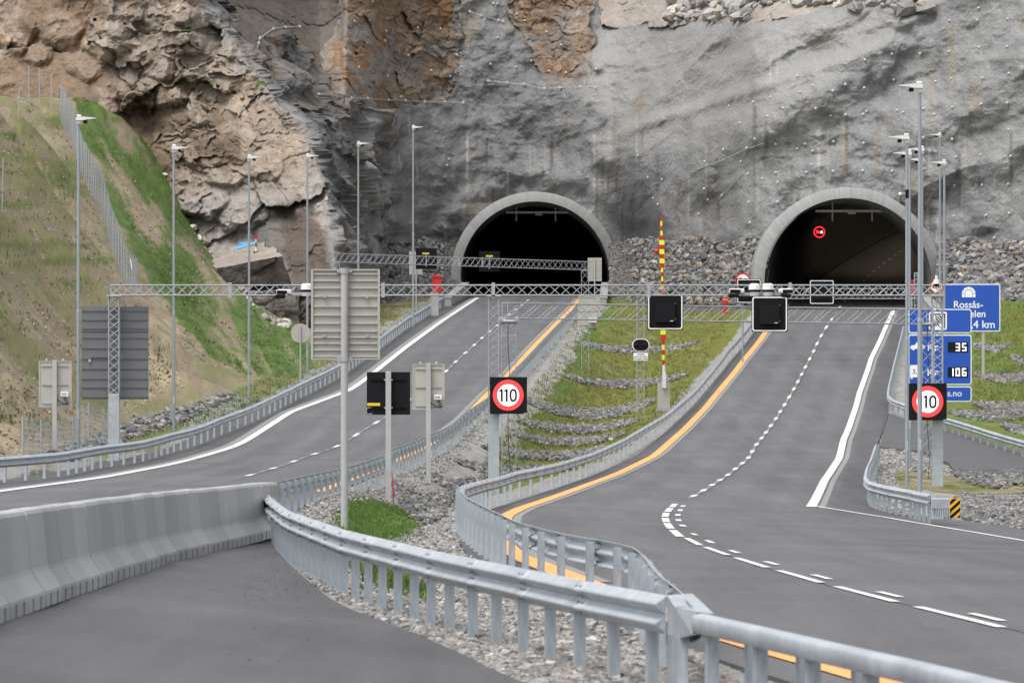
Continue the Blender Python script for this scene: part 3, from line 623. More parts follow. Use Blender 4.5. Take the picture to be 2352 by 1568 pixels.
for A_, fall, pl in LEDGES:
    pu_ = [p[0] for p in pl]; dv_ = v_+wob2*.75-np.interp(u_+wob*.6, pu_, [p[1] for p in pl]); on = sm(u_, pu_[0]-8, pu_[0]+45)*(1-sm(u_, pu_[-1]-45, pu_[-1]+8))
    hgt += np.where(sp, A_*.62*on*ledge_mod*(1-sm(dv_, -7, 10))*np.exp(-np.maximum(0, -dv_)/fall), 0)
nook = inP([(1990,75),(2160,30),(2170,220),(2000,245)]); hgt -= blur((nook*1.).reshape(NV, NU), 8).ravel()*.8
Dn = Dc.ravel()-hgt
for xc, zc, tg in ((XC_L, ZC_L, TG_L), (XC_R, ZC_R, TG_R)):
    rr = np.hypot(Q[:,0]-xc, Q[:,2]-zc); nearp = 1-sm(rr, 7.0, 11.0); Dn = Dn*(1-nearp)+np.maximum(Dn, tg+2.6-1.0*nearp)*nearp
    hood = np.exp(-((rr-8.4)/.8)**2)*sm(Q[:,2]-zc, 2, 5); Dn -= hood*.5
# ---- colour of the rock, with some shade and sky light painted in
gA = np.array([.205,.205,.20]); gB = np.array([.30,.297,.285]); gD = np.array([.125,.127,.132])
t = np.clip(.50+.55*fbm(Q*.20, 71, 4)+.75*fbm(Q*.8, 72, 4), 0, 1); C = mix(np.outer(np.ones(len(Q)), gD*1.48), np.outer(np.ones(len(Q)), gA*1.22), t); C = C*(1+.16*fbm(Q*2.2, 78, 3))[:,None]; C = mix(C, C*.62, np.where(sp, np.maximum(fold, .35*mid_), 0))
up = np.clip(shelf_s.ravel()*1.1+.5*edge, 0, 1)*(.7+.3*fbm(Q*.5, 73, 3)); C = mix(C, np.outer(np.ones(len(Q)), gB*.98), np.clip(up*.9, 0, 1))  # sky light on the up-facing shelf put into a paler colour
C[sp & shadeband] *= .85  # shade of the sideways-facing wall painted into its colour
pal = sm(fbm(Q*np.array([.35,.2,.05])+4, 74, 4), .22, .62)*(v_ > 330)*.5; C = mix(C, np.outer(np.ones(len(Q)), np.array([.31,.31,.30])), np.where(sp, pal, 0))
drk = sm(fbm(Q*np.array([.5,.2,.045])+14, 75, 4), .18, .55)*(v_ > 260)*.28; C = mix(C, np.outer(np.ones(len(Q)), np.array([.115,.11,.105])), np.where(sp, drk, 0))
moss = sm(fbm(Q*.28+30, 76, 4), .30, .6)*.45; C = mix(C, np.outer(np.ones(len(Q)), np.array([.20,.165,.115])), np.where(sp, moss, 0))
def streak_at(u0, v0, v1, w, colr, a):
    k = np.where((np.abs(u_-u0) < 3*w+8) & (v_ > v0-6) & (v_ < v1+2) & sp)[0]
    if len(k) == 0: return
    m = np.exp(-((u_[k]+wob[k]*.12-u0)/w)**2)*sm(v_[k], v0-4, v0+6)*(1-sm(v_[k], v1-(v1-v0)*.5, v1))*a*(.6+.4*fbm(Q[k]*np.array([2.2,1,.3]), 77, 3)); C[k] = mix(C[k], np.outer(np.ones(len(k)), np.array(colr)), np.clip(m, 0, 1))
for s_ in [(1943,283,440,3.5,(.24,.15,.07),1.),(1938,283,380,10,(.30,.27,.21),.7),(2183,48,250,8,(.25,.21,.15),.9),(1838,245,420,6,(.36,.34,.30),.8),(1852,230,300,8,(.38,.35,.30),.8),(2240,190,290,11,(.30,.24,.16),.7),(1768,135,200,3,(.5,.5,.48),.8),(1784,140,180,3,(.5,.5,.48),.7),(2345,140,170,8,(.45,.44,.42),.7),(2320,260,420,14,(.38,.37,.35),.5),(2370,300,560,14,(.38,.37,.35),.5),(1806,250,420,5,(.12,.11,.10),.8),(1285,60,230,7,(.13,.11,.09),.5),(940,240,330,3,(.5,.5,.48),.7),(957,380,430,3,(.5,.5,.48),.6),(2137,160,350,7,(.24,.20,.13),.6),(1510,100,240,8,(.25,.23,.19),.6),(1620,420,560,6,(.13,.12,.11),.6),(1560,400,560,8,(.13,.12,.11),.6),(1690,430,560,10,(.14,.13,.12),.5),(1140,430,470,10,(.15,.14,.12),.5),(2230,560,690,9,(.34,.33,.31),.5),(2203,348,432,7,(.06,.058,.055),.9),(2196,380,420,5,(.06,.058,.055),.8),(1648,380,560,7,(.09,.085,.08),.7)]: streak_at(*s_)
for _ in range(95): streak_at(rng.uniform(830, 2400), (a_ := rng.uniform(230, 520)), a_+rng.uniform(50, 210), rng.uniform(1.5, 5), [(.44,.43,.41),(.36,.35,.33),(.07,.067,.065),(.085,.08,.075),(.22,.175,.12)][rng.integers(5)], rng.uniform(.5, 1.))
TAN = np.array([.345,.285,.228]); PINK = np.array([.255,.202,.158]); BRN = np.array([.18,.13,.09]); DBR = np.array([.105,.072,.05]); ORG = np.array([.25,.145,.075]); RGR = np.array([.22,.205,.19])
tr = np.clip(.30+.9*(i2-.5)+.7*fbm(Q[ri]*.5, 81, 4)+.45*np.clip(bm[ri], 0, 1), 0, 1); nr = mix(np.outer(np.ones(len(ri)), PINK), np.outer(np.ones(len(ri)), TAN), tr)
nr = mix(nr, np.outer(np.ones(len(ri)), RGR), sm(i1+.3*fbm(Q[ri]*.3, 82, 3), .66, .85)*.35)
soil = np.clip(soilm-.35*np.clip(bm[ri], 0, 1), 0, 1); nr = mix(nr, np.outer(np.ones(len(ri)), BRN), soil*.92)
nr = mix(nr, np.outer(np.ones(len(ri)), DBR), sm(fbm(Q[ri]*np.array([.5,.4,.3])+23, 85, 4), .25, .55)*.65)
nr = mix(nr, np.outer(np.ones(len(ri)), ORG), sm(fbm(Q[ri]*.5+33, 86, 3), .35, .6)*.55)
gz = blur(inpoly(Uc, Vc, [(380,440),(520,400),(640,440),(780,380),(810,850),(600,850),(470,620)]).astype(float), 26).ravel()[ri]; nr = mix(nr, np.outer(np.ones(len(ri)), RGR*1.25), np.clip(gz*(.72+.9*fbm(Q[ri]*.3+50, 98, 3)), 0, .85))
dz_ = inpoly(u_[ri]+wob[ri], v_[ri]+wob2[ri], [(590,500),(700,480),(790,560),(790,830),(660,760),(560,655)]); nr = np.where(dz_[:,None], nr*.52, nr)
bnd = inpoly(u_[ri]+wob[ri], v_[ri]+wob2[ri], [(250,225),(310,240),(460,262),(460,285),(330,300),(290,290)]); nr = np.where(bnd[:,None], mix(nr, np.outer(np.ones(len(ri)), DBR), np.full(len(ri), .6)), nr)
b12 = (brown1 | brown2)[ri] & ~isn
br = mix(np.outer(np.ones(len(ri)), BRN*1.1), np.outer(np.ones(len(ri)), ORG*.80), sm(fbm(Q[ri]*.35+3, 87, 4)+.5*(i2-.5), -.15, .35)); br = mix(br, np.outer(np.ones(len(ri)), RGR*.85), sm(fbm(Q[ri]*.5+13, 88, 3), -.05, .35)*.75); br = mix(br, np.outer(np.ones(len(ri)), TAN*.9), sm(i3, .72, .9)*.45)
br = mix(br, np.outer(np.ones(len(ri)), DBR), sm(fbm(Q[ri]*.7+43, 89, 3), .3, .6)*.4)
nr = np.where(b12[:,None], br, nr)
bl = brownL[ri] & ~isn & ~b12; nr = np.where(bl[:,None], mix(nr, np.outer(np.ones(len(ri)), RGR*.7), np.full(len(ri), .6))*.65, nr)
nr = np.where(scree[ri][:,None] & ~b12[:,None], mix(nr, np.outer(np.ones(len(ri)), RGR*1.25), np.full(len(ri), .6)), nr)
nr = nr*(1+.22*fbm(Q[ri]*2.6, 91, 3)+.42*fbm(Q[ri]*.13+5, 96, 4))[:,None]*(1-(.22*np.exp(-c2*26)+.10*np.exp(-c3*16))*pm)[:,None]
natb = blur(nat.reshape(NV, NU).astype(float), 34).ravel(); brb = blur((brown1 | brown2).reshape(NV, NU).astype(float), 11).ravel()
ed = np.where(isn, np.clip((1-natb[ri])*1.3+.4*fbm(Q[ri]*1.1, 93, 3)*(natb[ri] < .98), 0, .85), np.where(b12, np.clip((1-brb[ri])*1.5+.5*fbm(Q[ri]*1.1, 94, 3)*(brb[ri] < .98), 0, .9), 0))
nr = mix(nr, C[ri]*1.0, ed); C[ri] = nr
rp = blur(inP([(628,470),(690,450),(735,500),(765,600),(770,700),(690,760),(668,640),(650,560)]).reshape(NV, NU).astype(float), 6).ravel()*(.75+.5*fbm(Q*.6+21, 97, 3)); C = mix(C, np.outer(np.ones(len(Q)), np.array([.10,.078,.064])), np.clip(rp, 0, .9))
brs = np.where(sp, np.clip(brb*1.1+.5*fbm(Q*1.1, 95, 3)*(brb > .02), 0, .6), 0); C = mix(C, np.outer(np.ones(len(Q)), np.array([.17,.12,.085])), brs)
# sprigs of moss on the ledges
ms = nat & (fbm(Q*1.1+77, 92, 3) > .46) & inpoly(u_, v_, [(380,20),(560,20),(640,230),(420,260)]); C[ms] = np.array([.07,.085,.025])
# faces that run away from the viewer get their relief sideways, and their own colour variation
slope = blur(np.abs(np.gradient(Dc, axis=1))/(2.0/32.0), 8).ravel(); wl = sm(slope, 1.2, 3.2)*sp*(1-sm(u_, 880, 960)); k_ = np.where(wl > .01)[0]
Qy = np.stack([Q[k_,0], Dc.ravel()[k_]*.55, Q[k_,2]], 1); g1, gc1, gi1 = facet(Qy*np.array([.16,.16,.20])+2, 140); g2, gc2, gi2 = facet(Qy*np.array([.5,.5,.55])+8, 150)
lat = np.zeros(len(Q)); lat[k_] = (g1*1.5*np.minimum(1, gc1*3)+g2*.5+fbm(Qy*.35, 160, 4)*1.2+fbm(Qy*1.3, 161, 3)*.25)*wl[k_]
tv = fbm(Qy*np.array([.5,.5,.22]), 162, 4); tv2 = fbm(Qy*.9+40, 163, 3)
ck = C[k_]*(1+.55*tv+.35*tv2)[:,None]; ck = mix(ck, np.outer(np.ones(len(k_)), np.array([.17,.13,.10])), wl[k_]*sm(fbm(Qy*.4+70, 164, 4), .12, .4)*.6); ck = mix(ck, np.outer(np.ones(len(k_)), np.array([.26,.255,.25])), wl[k_]*sm(fbm(Qy*np.array([.7,.7,.2])+90, 165, 4), .15, .5)*.5); C[k_] = mix(C[k_], ck, wl[k_])
P = np.stack([(u_-U0)/F*Dn+lat, Dn, EYE+(V0-v_)/F*Dn], 1)
ii = np.arange(NU*NV).reshape(NV, NU); FQ = np.stack([ii[:-1,:-1], ii[:-1,1:], ii[1:,1:], ii[1:,:-1]], -1).reshape(-1, 4)
cen = P[FQ].mean(1); keep = np.ones(len(FQ), bool)
for xc, zc in ((XC_L, ZC_L), (XC_R, ZC_R)):
    rr = np.hypot(cen[:,0]-xc, cen[:,2]-zc); keep &= ~((rr < 6.3) | ((np.abs(cen[:,0]-xc) < 6.2) & (cen[:,2] < zc)))
FQ = FQ[keep]
# skip what lies well below the hillside and ground in front
pu = Vc.ravel()[FQ[:,0]]; pb = np.interp(Uc.ravel()[FQ[:,0]], cu, vb); FQ = FQ[pu < np.maximum(pb, 0)+60]
M['rock'] = attr_mat('rock_face', rough=.92, var=.28, scale=5.5, bump=.16, bscale=4.2)
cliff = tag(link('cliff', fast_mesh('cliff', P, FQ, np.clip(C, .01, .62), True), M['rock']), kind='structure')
def wall_d(u, v):
    i = np.clip(((np.asarray(u)-cu[0])/2).round().astype(int), 0, NU-1); j = np.clip(((830-np.asarray(v))/2).round().astype(int), 0, NV-1)
    return Dn.reshape(NV, NU)[j, i]
# the massif behind, so that the sky never shows through and the cutting has depth
mb = MB(); mb.add([W(-1500,-150,520),W(-180,-150,470),W(1176,-150,500),W(2540,-150,470),W(4200,-150,520),W(4200,-900,700),W(1176,-1000,760),W(-1500,-900,700)], [(0,1,2,3,4,5,6,7)])
M['hill'] = mat('wooded_hill', (.06,.065,.04), .95, 0, .4, .05, bump=.5, bscale=.4)
tag(mb.build('hill', M['hill']), kind='structure')
# ================================================================ loose stone
def ico():
    t = (1+5**.5)/2
    v = np.array([(-1,t,0),(1,t,0),(-1,-t,0),(1,-t,0),(0,-1,t),(0,1,t),(0,-1,-t),(0,1,-t),(t,0,-1),(t,0,1),(-t,0,-1),(-t,0,1)], float); v /= np.linalg.norm(v[0])
    f = np.array([(0,11,5),(0,5,1),(0,1,7),(0,7,10),(0,10,11),(1,5,9),(5,11,4),(11,10,2),(10,7,6),(7,1,8),(3,9,4),(3,4,2),(3,2,6),(3,6,8),(3,8,9),(4,9,5),(2,4,11),(6,2,10),(8,6,7),(9,8,1)])
    return v, f
IV, IF = ico()
def rot_many(n):
    q = rng.normal(size=(n, 4)); q /= np.linalg.norm(q, axis=1)[:,None]; w, x, y, z = q.T
    return np.stack([np.stack([1-2*(y*y+z*z), 2*(x*y-z*w), 2*(x*z+y*w)], 1), np.stack([2*(x*y+z*w), 1-2*(x*x+z*z), 2*(y*z-x*w)], 1), np.stack([2*(x*z-y*w), 2*(y*z+x*w), 1-2*(x*x+y*y)], 1)], 1)
def stones(name, pts, size, pal, wts, flat=.75, sharp=.28, m='stone'):
    n = len(pts); B = IV[None]*(1+rng.uniform(-sharp, sharp, (n, 12, 1)))
    # cut a few random faces flat for a broken look
    for _ in range(3):
        nn = rng.normal(size=(n, 3)); nn /= np.linalg.norm(nn, axis=1)[:,None]; k = rng.uniform(.45, .8, n); dd = np.einsum('nij,nj->ni', B, nn); ex = np.maximum(dd-k[:,None], 0); B = B-ex[:,:,None]*nn[:,None,:]
    B = B*np.stack([rng.uniform(.75, 1.3, n), rng.uniform(.7, 1.2, n), rng.uniform(.5, .95, n)*1.0], 1)[:,None,:]
    B = np.einsum('nij,nkj->nki', rot_many(n), B); B[:,:,2] *= flat
    B = B*np.asarray(size)[:,None,None]+np.asarray(pts)[:,None,:]
    c = np.array(pal)[rng.choice(len(pal), n, p=np.array(wts)/np.sum(wts))]*rng.uniform(.72, 1.25, (n, 1))
    Fq = (IF[None]+(np.arange(n)*12)[:,None,None]).reshape(-1, 3)
    return tag(link(name, fast_mesh(name, B.reshape(-1, 3), Fq, np.clip(np.repeat(c, 12, 0), .01, .7), False), M[m]), kind='stuff')
M['stone'] = attr_mat('broken_stone', rough=.9, var=.25, scale=7., bump=.02, bscale=14.)
PALG = [(.14,.14,.145),(.095,.095,.10),(.185,.182,.178),(.25,.24,.225),(.24,.19,.14),(.165,.152,.14),(.31,.29,.265)]
def bank(name, u0, u1, vtop, vbot, n, s0, s1, fine_u=None):
    gu = np.linspace(u0, u1, 60); gt = np.linspace(0, 1.5, 14); UU_, TT = np.meshgrid(gu, gt)
    def surf(u, t):
        top = np.interp(u, kb[:,0], kb[:,2])-1.2; v = vtop+(vbot-vtop)*t+6*np.sin(u*.05)*(1-t); return v, top-9.*t
    v_, d_ = surf(UU_.ravel(), TT.ravel()); V_ = np.stack([XU(UU_.ravel(), d_), d_, EYE+(V0-v_)/F*d_], 1)
    i_ = np.arange(60*14).reshape(14, 60); Fq = np.stack([i_[1:,:-1], i_[1:,1:], i_[:-1,1:], i_[:-1,:-1]], -1).reshape(-1, 4)
    tag(link('stone_bank_bed', fast_mesh('stone_bank_bed', V_, Fq, np.outer(np.ones(len(V_)), np.array([.11,.108,.105])), True), M['stone']), kind='structure')
    u = rng.uniform(u0, u1, n); t = rng.uniform(-.04, 1.06, n); v, d = surf(u, t); sz = rng.uniform(s0, s1, n)*rng.choice([.6,.85,1.,1.35], n)
    if fine_u is not None: f = (u > fine_u[0]) & (u < fine_u[1]); sz = np.where(f, sz*.42, sz)
    pts = np.stack([XU(u, d), d-sz*.2, EYE+(V0-v)/F*d], 1); return stones(name, pts, sz, PALG, [3,2.2,3,1.6,1.0,1.8,.7])
bank('stones', 836, 1060, 560, 690, 2300, .17, .38, (1015,1060))
bank('stones', 1400, 1760, 557, 692, 3800, .17, .38, (1400,1452))
bank('stones', 2150, 2500, 560, 697, 3400, .17, .38, (2150,2185))
# blocks lying on the bench above the sprayed concrete
nb_ = 150; ub = np.r_[rng.uniform(1535, 1735, 85), rng.uniform(1930, 2125, 40), rng.uniform(1740, 1930, 25)]; vb_ = np.r_[rng.uniform(-8, 46, 85), rng.uniform(-8, 22, 40), rng.uniform(-5, 8, 25)]
db_ = wall_d(ub, vb_)-.5; stones('scree', np.stack([XU(ub, db_), db_, EYE+(V0-vb_)/F*db_], 1), rng.uniform(.3, .95, nb_), [(.30,.29,.275),(.36,.33,.29),(.24,.23,.22)], [2,1,1])
def scatter_dam(name, dams, dens):
    U_, V_ = [], []
    for dam in dams:
        n = int((dam[1]-dam[0])*dam[4]*dens); u = rng.uniform(dam[0], dam[1], n); cv_, hw = dam_band(u, dam); U_.append(u); V_.append(cv_+np.clip(rng.normal(0, .5, n), -1.1, 1.1)*hw)
    U_ = np.concatenate(U_); V_ = np.concatenate(V_); d = solve(U_, V_, H, .05); sz = rng.uniform(.055, .14, len(d))*np.interp(d, [110,160,220,300], [.6,.8,1.,1.1]); stones(name, np.stack([XU(U_, d), d, H(XU(U_, d), d)+.04+sz*.15], 1), sz, PALG, [3,3,3,1.2,.3,1,.6])
scatter_dam('stones', MEDIAN_DAMS, .17); scatter_dam('stones', RIGHT_DAMS, .14)
def scatter_poly(name, poly, n, s0, s1, pal=PALG, wts=(3,2,3,1.6,.6,1,1), lift=.0, excl=None):
    p = np.array(poly, float); u = rng.uniform(p[:,0].min(), p[:,0].max(), n*3); v = rng.uniform(p[:,1].min(), p[:,1].max(), n*3); k = inpoly(u, v, poly)
    u, v = u[k][:n], v[k][:n]; d = solve(u, v, H, 0.); x = XU(u, d)
    ok = ~(((x > xll(d)) & (x < xle(d)-.02)) | ((x > xrl(d)+.02) & (x < xrr(d))))
    if excl is not None: ok &= ~inpoly(u+rng.normal(0, 5, len(u)), v+rng.normal(0, 4, len(u)), excl)
    u, v, d, x = u[ok], v[ok], d[ok], x[ok]; sz = rng.uniform(s0, s1, len(d)); return stones(name, np.stack([x, d, H(x, d)+lift+sz*.15], 1), sz, pal, wts)
scatter_poly('stones', [(540,898),(440,930),(330,958),(270,985),(140,1030),(40,1062),(160,1060),(300,1008),(430,965),(530,915)], 1500, .10, .24, wts=(3,2,3,1.6,.3,1,1))
GR1 = [(.24,.235,.225),(.18,.175,.17),(.31,.30,.285),(.12,.12,.12),(.26,.225,.195),(.40,.39,.37)]
NEARG = [(765,1192),(800,1150),(850,1143),(985,1186),(940,1228),(880,1245),(790,1228)]
scatter_poly('gravel', [(620,1238),(680,1168),(800,1128),(1000,1120),(1062,1150),(1075,1260),(1160,1300),(1300,1400),(1520,1580),(1180,1580),(1080,1512),(950,1450),(850,1415),(735,1355)], 15000, .022, .06, GR1, (3,3,2.4,1.6,1,.8), excl=NEARG)
scatter_poly('gravel', [(1300,1330),(1420,1400),(1560,1460),(1700,1580),(1180,1580),(1060,1500),(900,1330)], 9000, .03, .075, GR1, (3,3,2.4,1.6,1,.8))
scatter_poly('gravel', [(1320,700),(1340,720),(1200,850),(1120,930),(1000,1020),(880,1090),(700,1165),(1000,1110),(1110,1010),(1215,880),(1335,735)], 13000, .025, .06, GR1, (3,3,2.4,1.6,1,.8))
scatter_poly('gravel', [(1990,1025),(2130,1030),(2180,1060),(2200,1088),(2060,1080),(2055,1140),(2120,1180),(1990,1175),(2000,1100)], 2600, .035, .09, GR1, (3,3,2.4,1.6,1,.8))
scatter_poly('stones', [(2190,1140),(2370,1160),(2370,1222),(2215,1195)], 2600, .04, .10, PALG, (3,3,3,1.2,.3,1,.6))
# ---- small litter of stones and sticks on the hillside
scatter_poly('rubble', [(-20,225),(140,240),(260,600),(330,700),(430,830),(420,900),(100,1060),(-20,1060)], 1500, .03, .10, [(.27,.235,.18),(.33,.30,.25),(.21,.17,.12),(.14,.10,.07)], (2,1.4,2,2))
scatter_poly('rubble', [(200,230),(330,310),(400,430),(500,610),(620,740),(690,800),(560,870),(440,820),(330,600)], 800, .03, .11, [(.27,.235,.18),(.33,.30,.25),(.21,.17,.12),(.14,.10,.07)], (2,1.4,2,2))
scatter_poly('rubble', [(330,305),(360,320),(420,450),(520,620),(640,735),(700,765),(620,745),(500,625),(400,450)], 500, .15, .5, [(.40,.37,.33),(.33,.28,.22),(.28,.26,.24)], (2,1,1))
# ================================================================ grass blades
def tufts(name, poly, n, h0, h1, cols_, prob=None):
    p = np.array(poly, float); u = rng.uniform(p[:,0].min(), p[:,0].max(), n*3); v = rng.uniform(p[:,1].min(), p[:,1].max(), n*3); k = inpoly(u, v, poly); u, v = u[k][:n], v[k][:n]
    if prob is not None:
        k = rng.uniform(0, 1, len(u)) < prob(u, v); u, v = u[k], v[k]
    d = solve(u, v, H, 0.); x = XU(u, d); ok = ~(((x > xll(d)) & (x < xle(d)+.2)) | ((x > xrl(d)-.2) & (x < xrr(d)+.2))); x, d = x[ok], d[ok]; z = H(x, d); n = len(x)
    VV_, CC = [], []
    for b in range(5):
        a = rng.uniform(0, 6.283, n); hh = rng.uniform(h0, h1, n); w = hh*rng.uniform(.10, .22, n); ox, oy = rng.normal(0, h1*.5, n), rng.normal(0, h1*.5, n); lx, ly = rng.normal(0, .35, n)*hh, rng.normal(0, .35, n)*hh
        VV_.append(np.stack([np.stack([x+ox-np.cos(a)*w, d+oy-np.sin(a)*w, z-.05], 1), np.stack([x+ox+np.cos(a)*w, d+oy+np.sin(a)*w, z-.05], 1), np.stack([x+ox+lx, d+oy+ly, z+hh], 1)], 1))
        CC.append(np.repeat(np.array(cols_)[rng.integers(0, len(cols_), n)]*rng.uniform(.7, 1.3, (n, 1)), 3, 0))
    Vt = np.concatenate(VV_).reshape(-1, 3); return tag(link(name, fast_mesh(name, Vt, np.arange(len(Vt)).reshape(-1, 3), np.clip(np.concatenate(CC), .005, .5), False), M['blade']), kind='stuff')
M['blade'] = attr_mat('grass_blade', rough=.7, var=.1, scale=4., bump=.0)
GC = [(.065,.135,.02),(.09,.155,.03),(.055,.115,.018),(.15,.17,.05)]
tufts('grass', NEARG, 3000, .015, .06, GC); tufts('grass', [(740,1185),(800,1130),(1010,1180),(950,1250),(780,1240)], 420, .03, .10, GC)
tufts('grass', [(800,1305),(840,1290),(950,1335),(1005,1365),(960,1382),(880,1350)], 500, .06, .16, GC)
fl = [(170,215),(245,245),(335,312),(405,432),(485,595),(605,722),(700,770),(690,830),(560,865),(440,795),(400,690),(320,560),(255,440),(190,300)]
tufts('grass', fl, 9000, .05, .15, GC, lambda u, v: np.clip(.5+1.6*fbm(np.stack([u*.02+v*-.013, v*.0035+u*.002, 0*u], 1)*2.4, 31, 4), .08, 1))
tufts('grass', [(1005,690),(880,705),(800,740),(700,800),(620,865),(540,900),(400,965),(270,1015),(420,985),(620,930),(800,840),(1000,730)], 5000, .05, .14, GC)
tufts('grass', [(-20,230),(150,245),(215,480),(255,640),(420,850),(300,930),(-20,1050)], 2600, .07, .2, [(.09,.13,.03),(.07,.115,.025),(.15,.14,.05)], lambda u, v: np.clip(.25+1.2*fbm(np.stack([u*.02, v*.05, 0*u], 1), 35, 3), 0, 1))
tufts('grass', [(1330,700),(1700,700),(1560,930),(1460,1010),(1100,1080),(1180,950),(1290,800)], 7000, .06, .16, [(.14,.14,.03),(.11,.125,.028),(.17,.155,.05)])
tufts('grass', [(2236,700),(2400,700),(2400,1000),(2236,960)], 3000, .07, .18, [(.14,.14,.03),(.10,.13,.028),(.17,.155,.05)])

# grit lying on the closed lane near the end of the barrier
n_ = 500; gu_ = np.r_[rng.uniform(560, 740, 380), rng.uniform(420, 1000, 120)]; gv_ = np.r_[rng.uniform(1245, 1380, 380), rng.uniform(1260, 1520, 120)]
dg_ = solve(gu_, gv_, SL); xg_ = XU(gu_, dg_); ok_ = (xg_ < xle(dg_)) & (xg_ > -3.9); dg_, xg_ = dg_[ok_], xg_[ok_]
stones('grit', np.stack([xg_, dg_, SL(xg_, dg_)+.004], 1), rng.uniform(.005, .013, len(dg_)), [(.16,.16,.16),(.11,.11,.11),(.22,.21,.20)], (3,3,2))
# ================================================================ tunnels
def ring_cols(n): return np.clip(np.array([.215,.217,.215])[None]*(1+rng.normal(0, .055, (n, 1))), .1, .5)
M['ring'] = attr_mat('board_marked_concrete', rough=.85, var=.07, scale=2.2, bump=.006, bscale=20)
M['lining_l'] = mat('unlit_bore_black', (.012,.013,.016), .9, 0, .15, .8)  # near-black paints the unlit darkness of this bore, its road included
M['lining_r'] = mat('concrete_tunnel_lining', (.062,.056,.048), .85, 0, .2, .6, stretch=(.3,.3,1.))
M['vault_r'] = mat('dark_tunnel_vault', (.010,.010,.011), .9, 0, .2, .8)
M['tunnel_road'] = mat('brightened_tunnel_asphalt', (.11,.103,.09), .7, 0, .12, 3.)  # asphalt colour raised in place of light, so the dim road shows
def arc(xc, zc, r, zbot, n=120):
    a0 = math.asin(max(-1, (zbot-zc)/r)); return [(xc+r*math.cos(t), zc+r*math.sin(t)) for t in np.linspace(math.pi-a0, a0, n)]
def portal(label, xc, zc, tg, path, zfun, linm, vaultm, roadm, edges, back):
    zb = zc-3.6; t = thing('tunnel_portal', label, 'tunnel portal', (xc, tg, zb), 'tunnel mouths in the rock cutting')
    n = 260; V, Fq, cl = [], [], []; rc = ring_cols(n)
    prof_ = [(R_OUT+.02, 9.0), (R_OUT, .50), (R_OUT-.03, .38), (R_IN+.05, 0.0), (R_IN, .12), (R_IN, 9.0)]
    for k, (r, dy) in enumerate(prof_):
        for i, (x, z) in enumerate(arc(xc, zc, r, zb, n)):
            V.append((x-xc, dy, z-zb)); cl.append(rc[i]*(1.35 if k in (1,2) else 1))
    for k in range(len(prof_)-1):
        for i in range(n-1): Fq.append((k*n+i, k*n+i+1, (k+1)*n+i+1, (k+1)*n+i))
    link('portal_ring', fast_mesh('portal_ring', V, Fq, np.array(cl), False), M['ring'], t)
    # lined bore, following the road into the hill
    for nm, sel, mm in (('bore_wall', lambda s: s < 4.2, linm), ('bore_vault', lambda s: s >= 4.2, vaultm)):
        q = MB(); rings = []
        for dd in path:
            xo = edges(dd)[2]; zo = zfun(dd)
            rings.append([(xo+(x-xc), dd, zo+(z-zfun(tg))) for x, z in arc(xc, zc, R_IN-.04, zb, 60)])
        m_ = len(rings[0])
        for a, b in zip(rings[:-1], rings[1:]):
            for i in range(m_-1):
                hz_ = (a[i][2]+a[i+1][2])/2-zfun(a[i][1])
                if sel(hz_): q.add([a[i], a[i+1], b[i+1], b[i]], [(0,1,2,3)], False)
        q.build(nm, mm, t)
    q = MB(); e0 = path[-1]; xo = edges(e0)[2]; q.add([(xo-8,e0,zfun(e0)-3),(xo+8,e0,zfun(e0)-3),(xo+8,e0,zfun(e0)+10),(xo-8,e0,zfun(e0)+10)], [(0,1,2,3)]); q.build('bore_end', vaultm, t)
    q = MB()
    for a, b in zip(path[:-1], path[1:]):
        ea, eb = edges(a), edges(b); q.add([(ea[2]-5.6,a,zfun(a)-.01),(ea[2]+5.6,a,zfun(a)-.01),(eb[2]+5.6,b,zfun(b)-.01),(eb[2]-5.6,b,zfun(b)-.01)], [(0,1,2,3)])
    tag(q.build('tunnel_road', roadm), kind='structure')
    q = MB(); 
    for a, b in zip(path[:-1], path[1:]):
        ea, eb = edges(a), edges(b); q.add([(ea[0]-.15,a,zfun(a)+.01),(ea[0]+.15,a,zfun(a)+.01),(eb[0]+.15,b,zfun(b)+.01),(eb[0]-.15,b,zfun(b)+.01)], [(0,1,2,3)])
    tag(q.build('yellow_edge_line', M['paint_y']), kind='structure')
    q = MB(); dd = path[0]+1.5
    while dd < path[-1]-4:
        ea, eb = edges(dd), edges(dd+3); q.add([(ea[1]-.1,dd,zfun(dd)+.012),(ea[1]+.1,dd,zfun(dd)+.012),(eb[1]+.1,dd+3,zfun(dd+3)+.012),(eb[1]-.1,dd+3,zfun(dd+3)+.012)], [(0,1,2,3)]); dd += 9
    tag(q.build('lane_dashes', M['paint']), kind='structure')
    # footways either side of the carriageway
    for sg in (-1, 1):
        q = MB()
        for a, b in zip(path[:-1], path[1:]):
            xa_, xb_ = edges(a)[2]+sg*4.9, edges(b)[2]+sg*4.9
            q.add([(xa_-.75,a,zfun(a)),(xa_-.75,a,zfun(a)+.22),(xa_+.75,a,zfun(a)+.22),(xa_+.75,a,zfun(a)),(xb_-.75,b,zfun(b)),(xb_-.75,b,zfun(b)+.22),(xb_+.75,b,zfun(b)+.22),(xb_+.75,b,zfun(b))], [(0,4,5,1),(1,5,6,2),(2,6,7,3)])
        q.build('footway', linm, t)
    return t
zeL = float(zl(TG_L)); zeR = float(SR(np.array([XC_R]), np.array([TG_R]))[0])
xoL, xwL = float(np.interp(TG_L, TD, XOL)), float(np.interp(TG_L, TD, XWL)); xoR, xwR = float(np.interp(TG_R, TD, XOR)), float(np.interp(TG_R, TD, XWR))
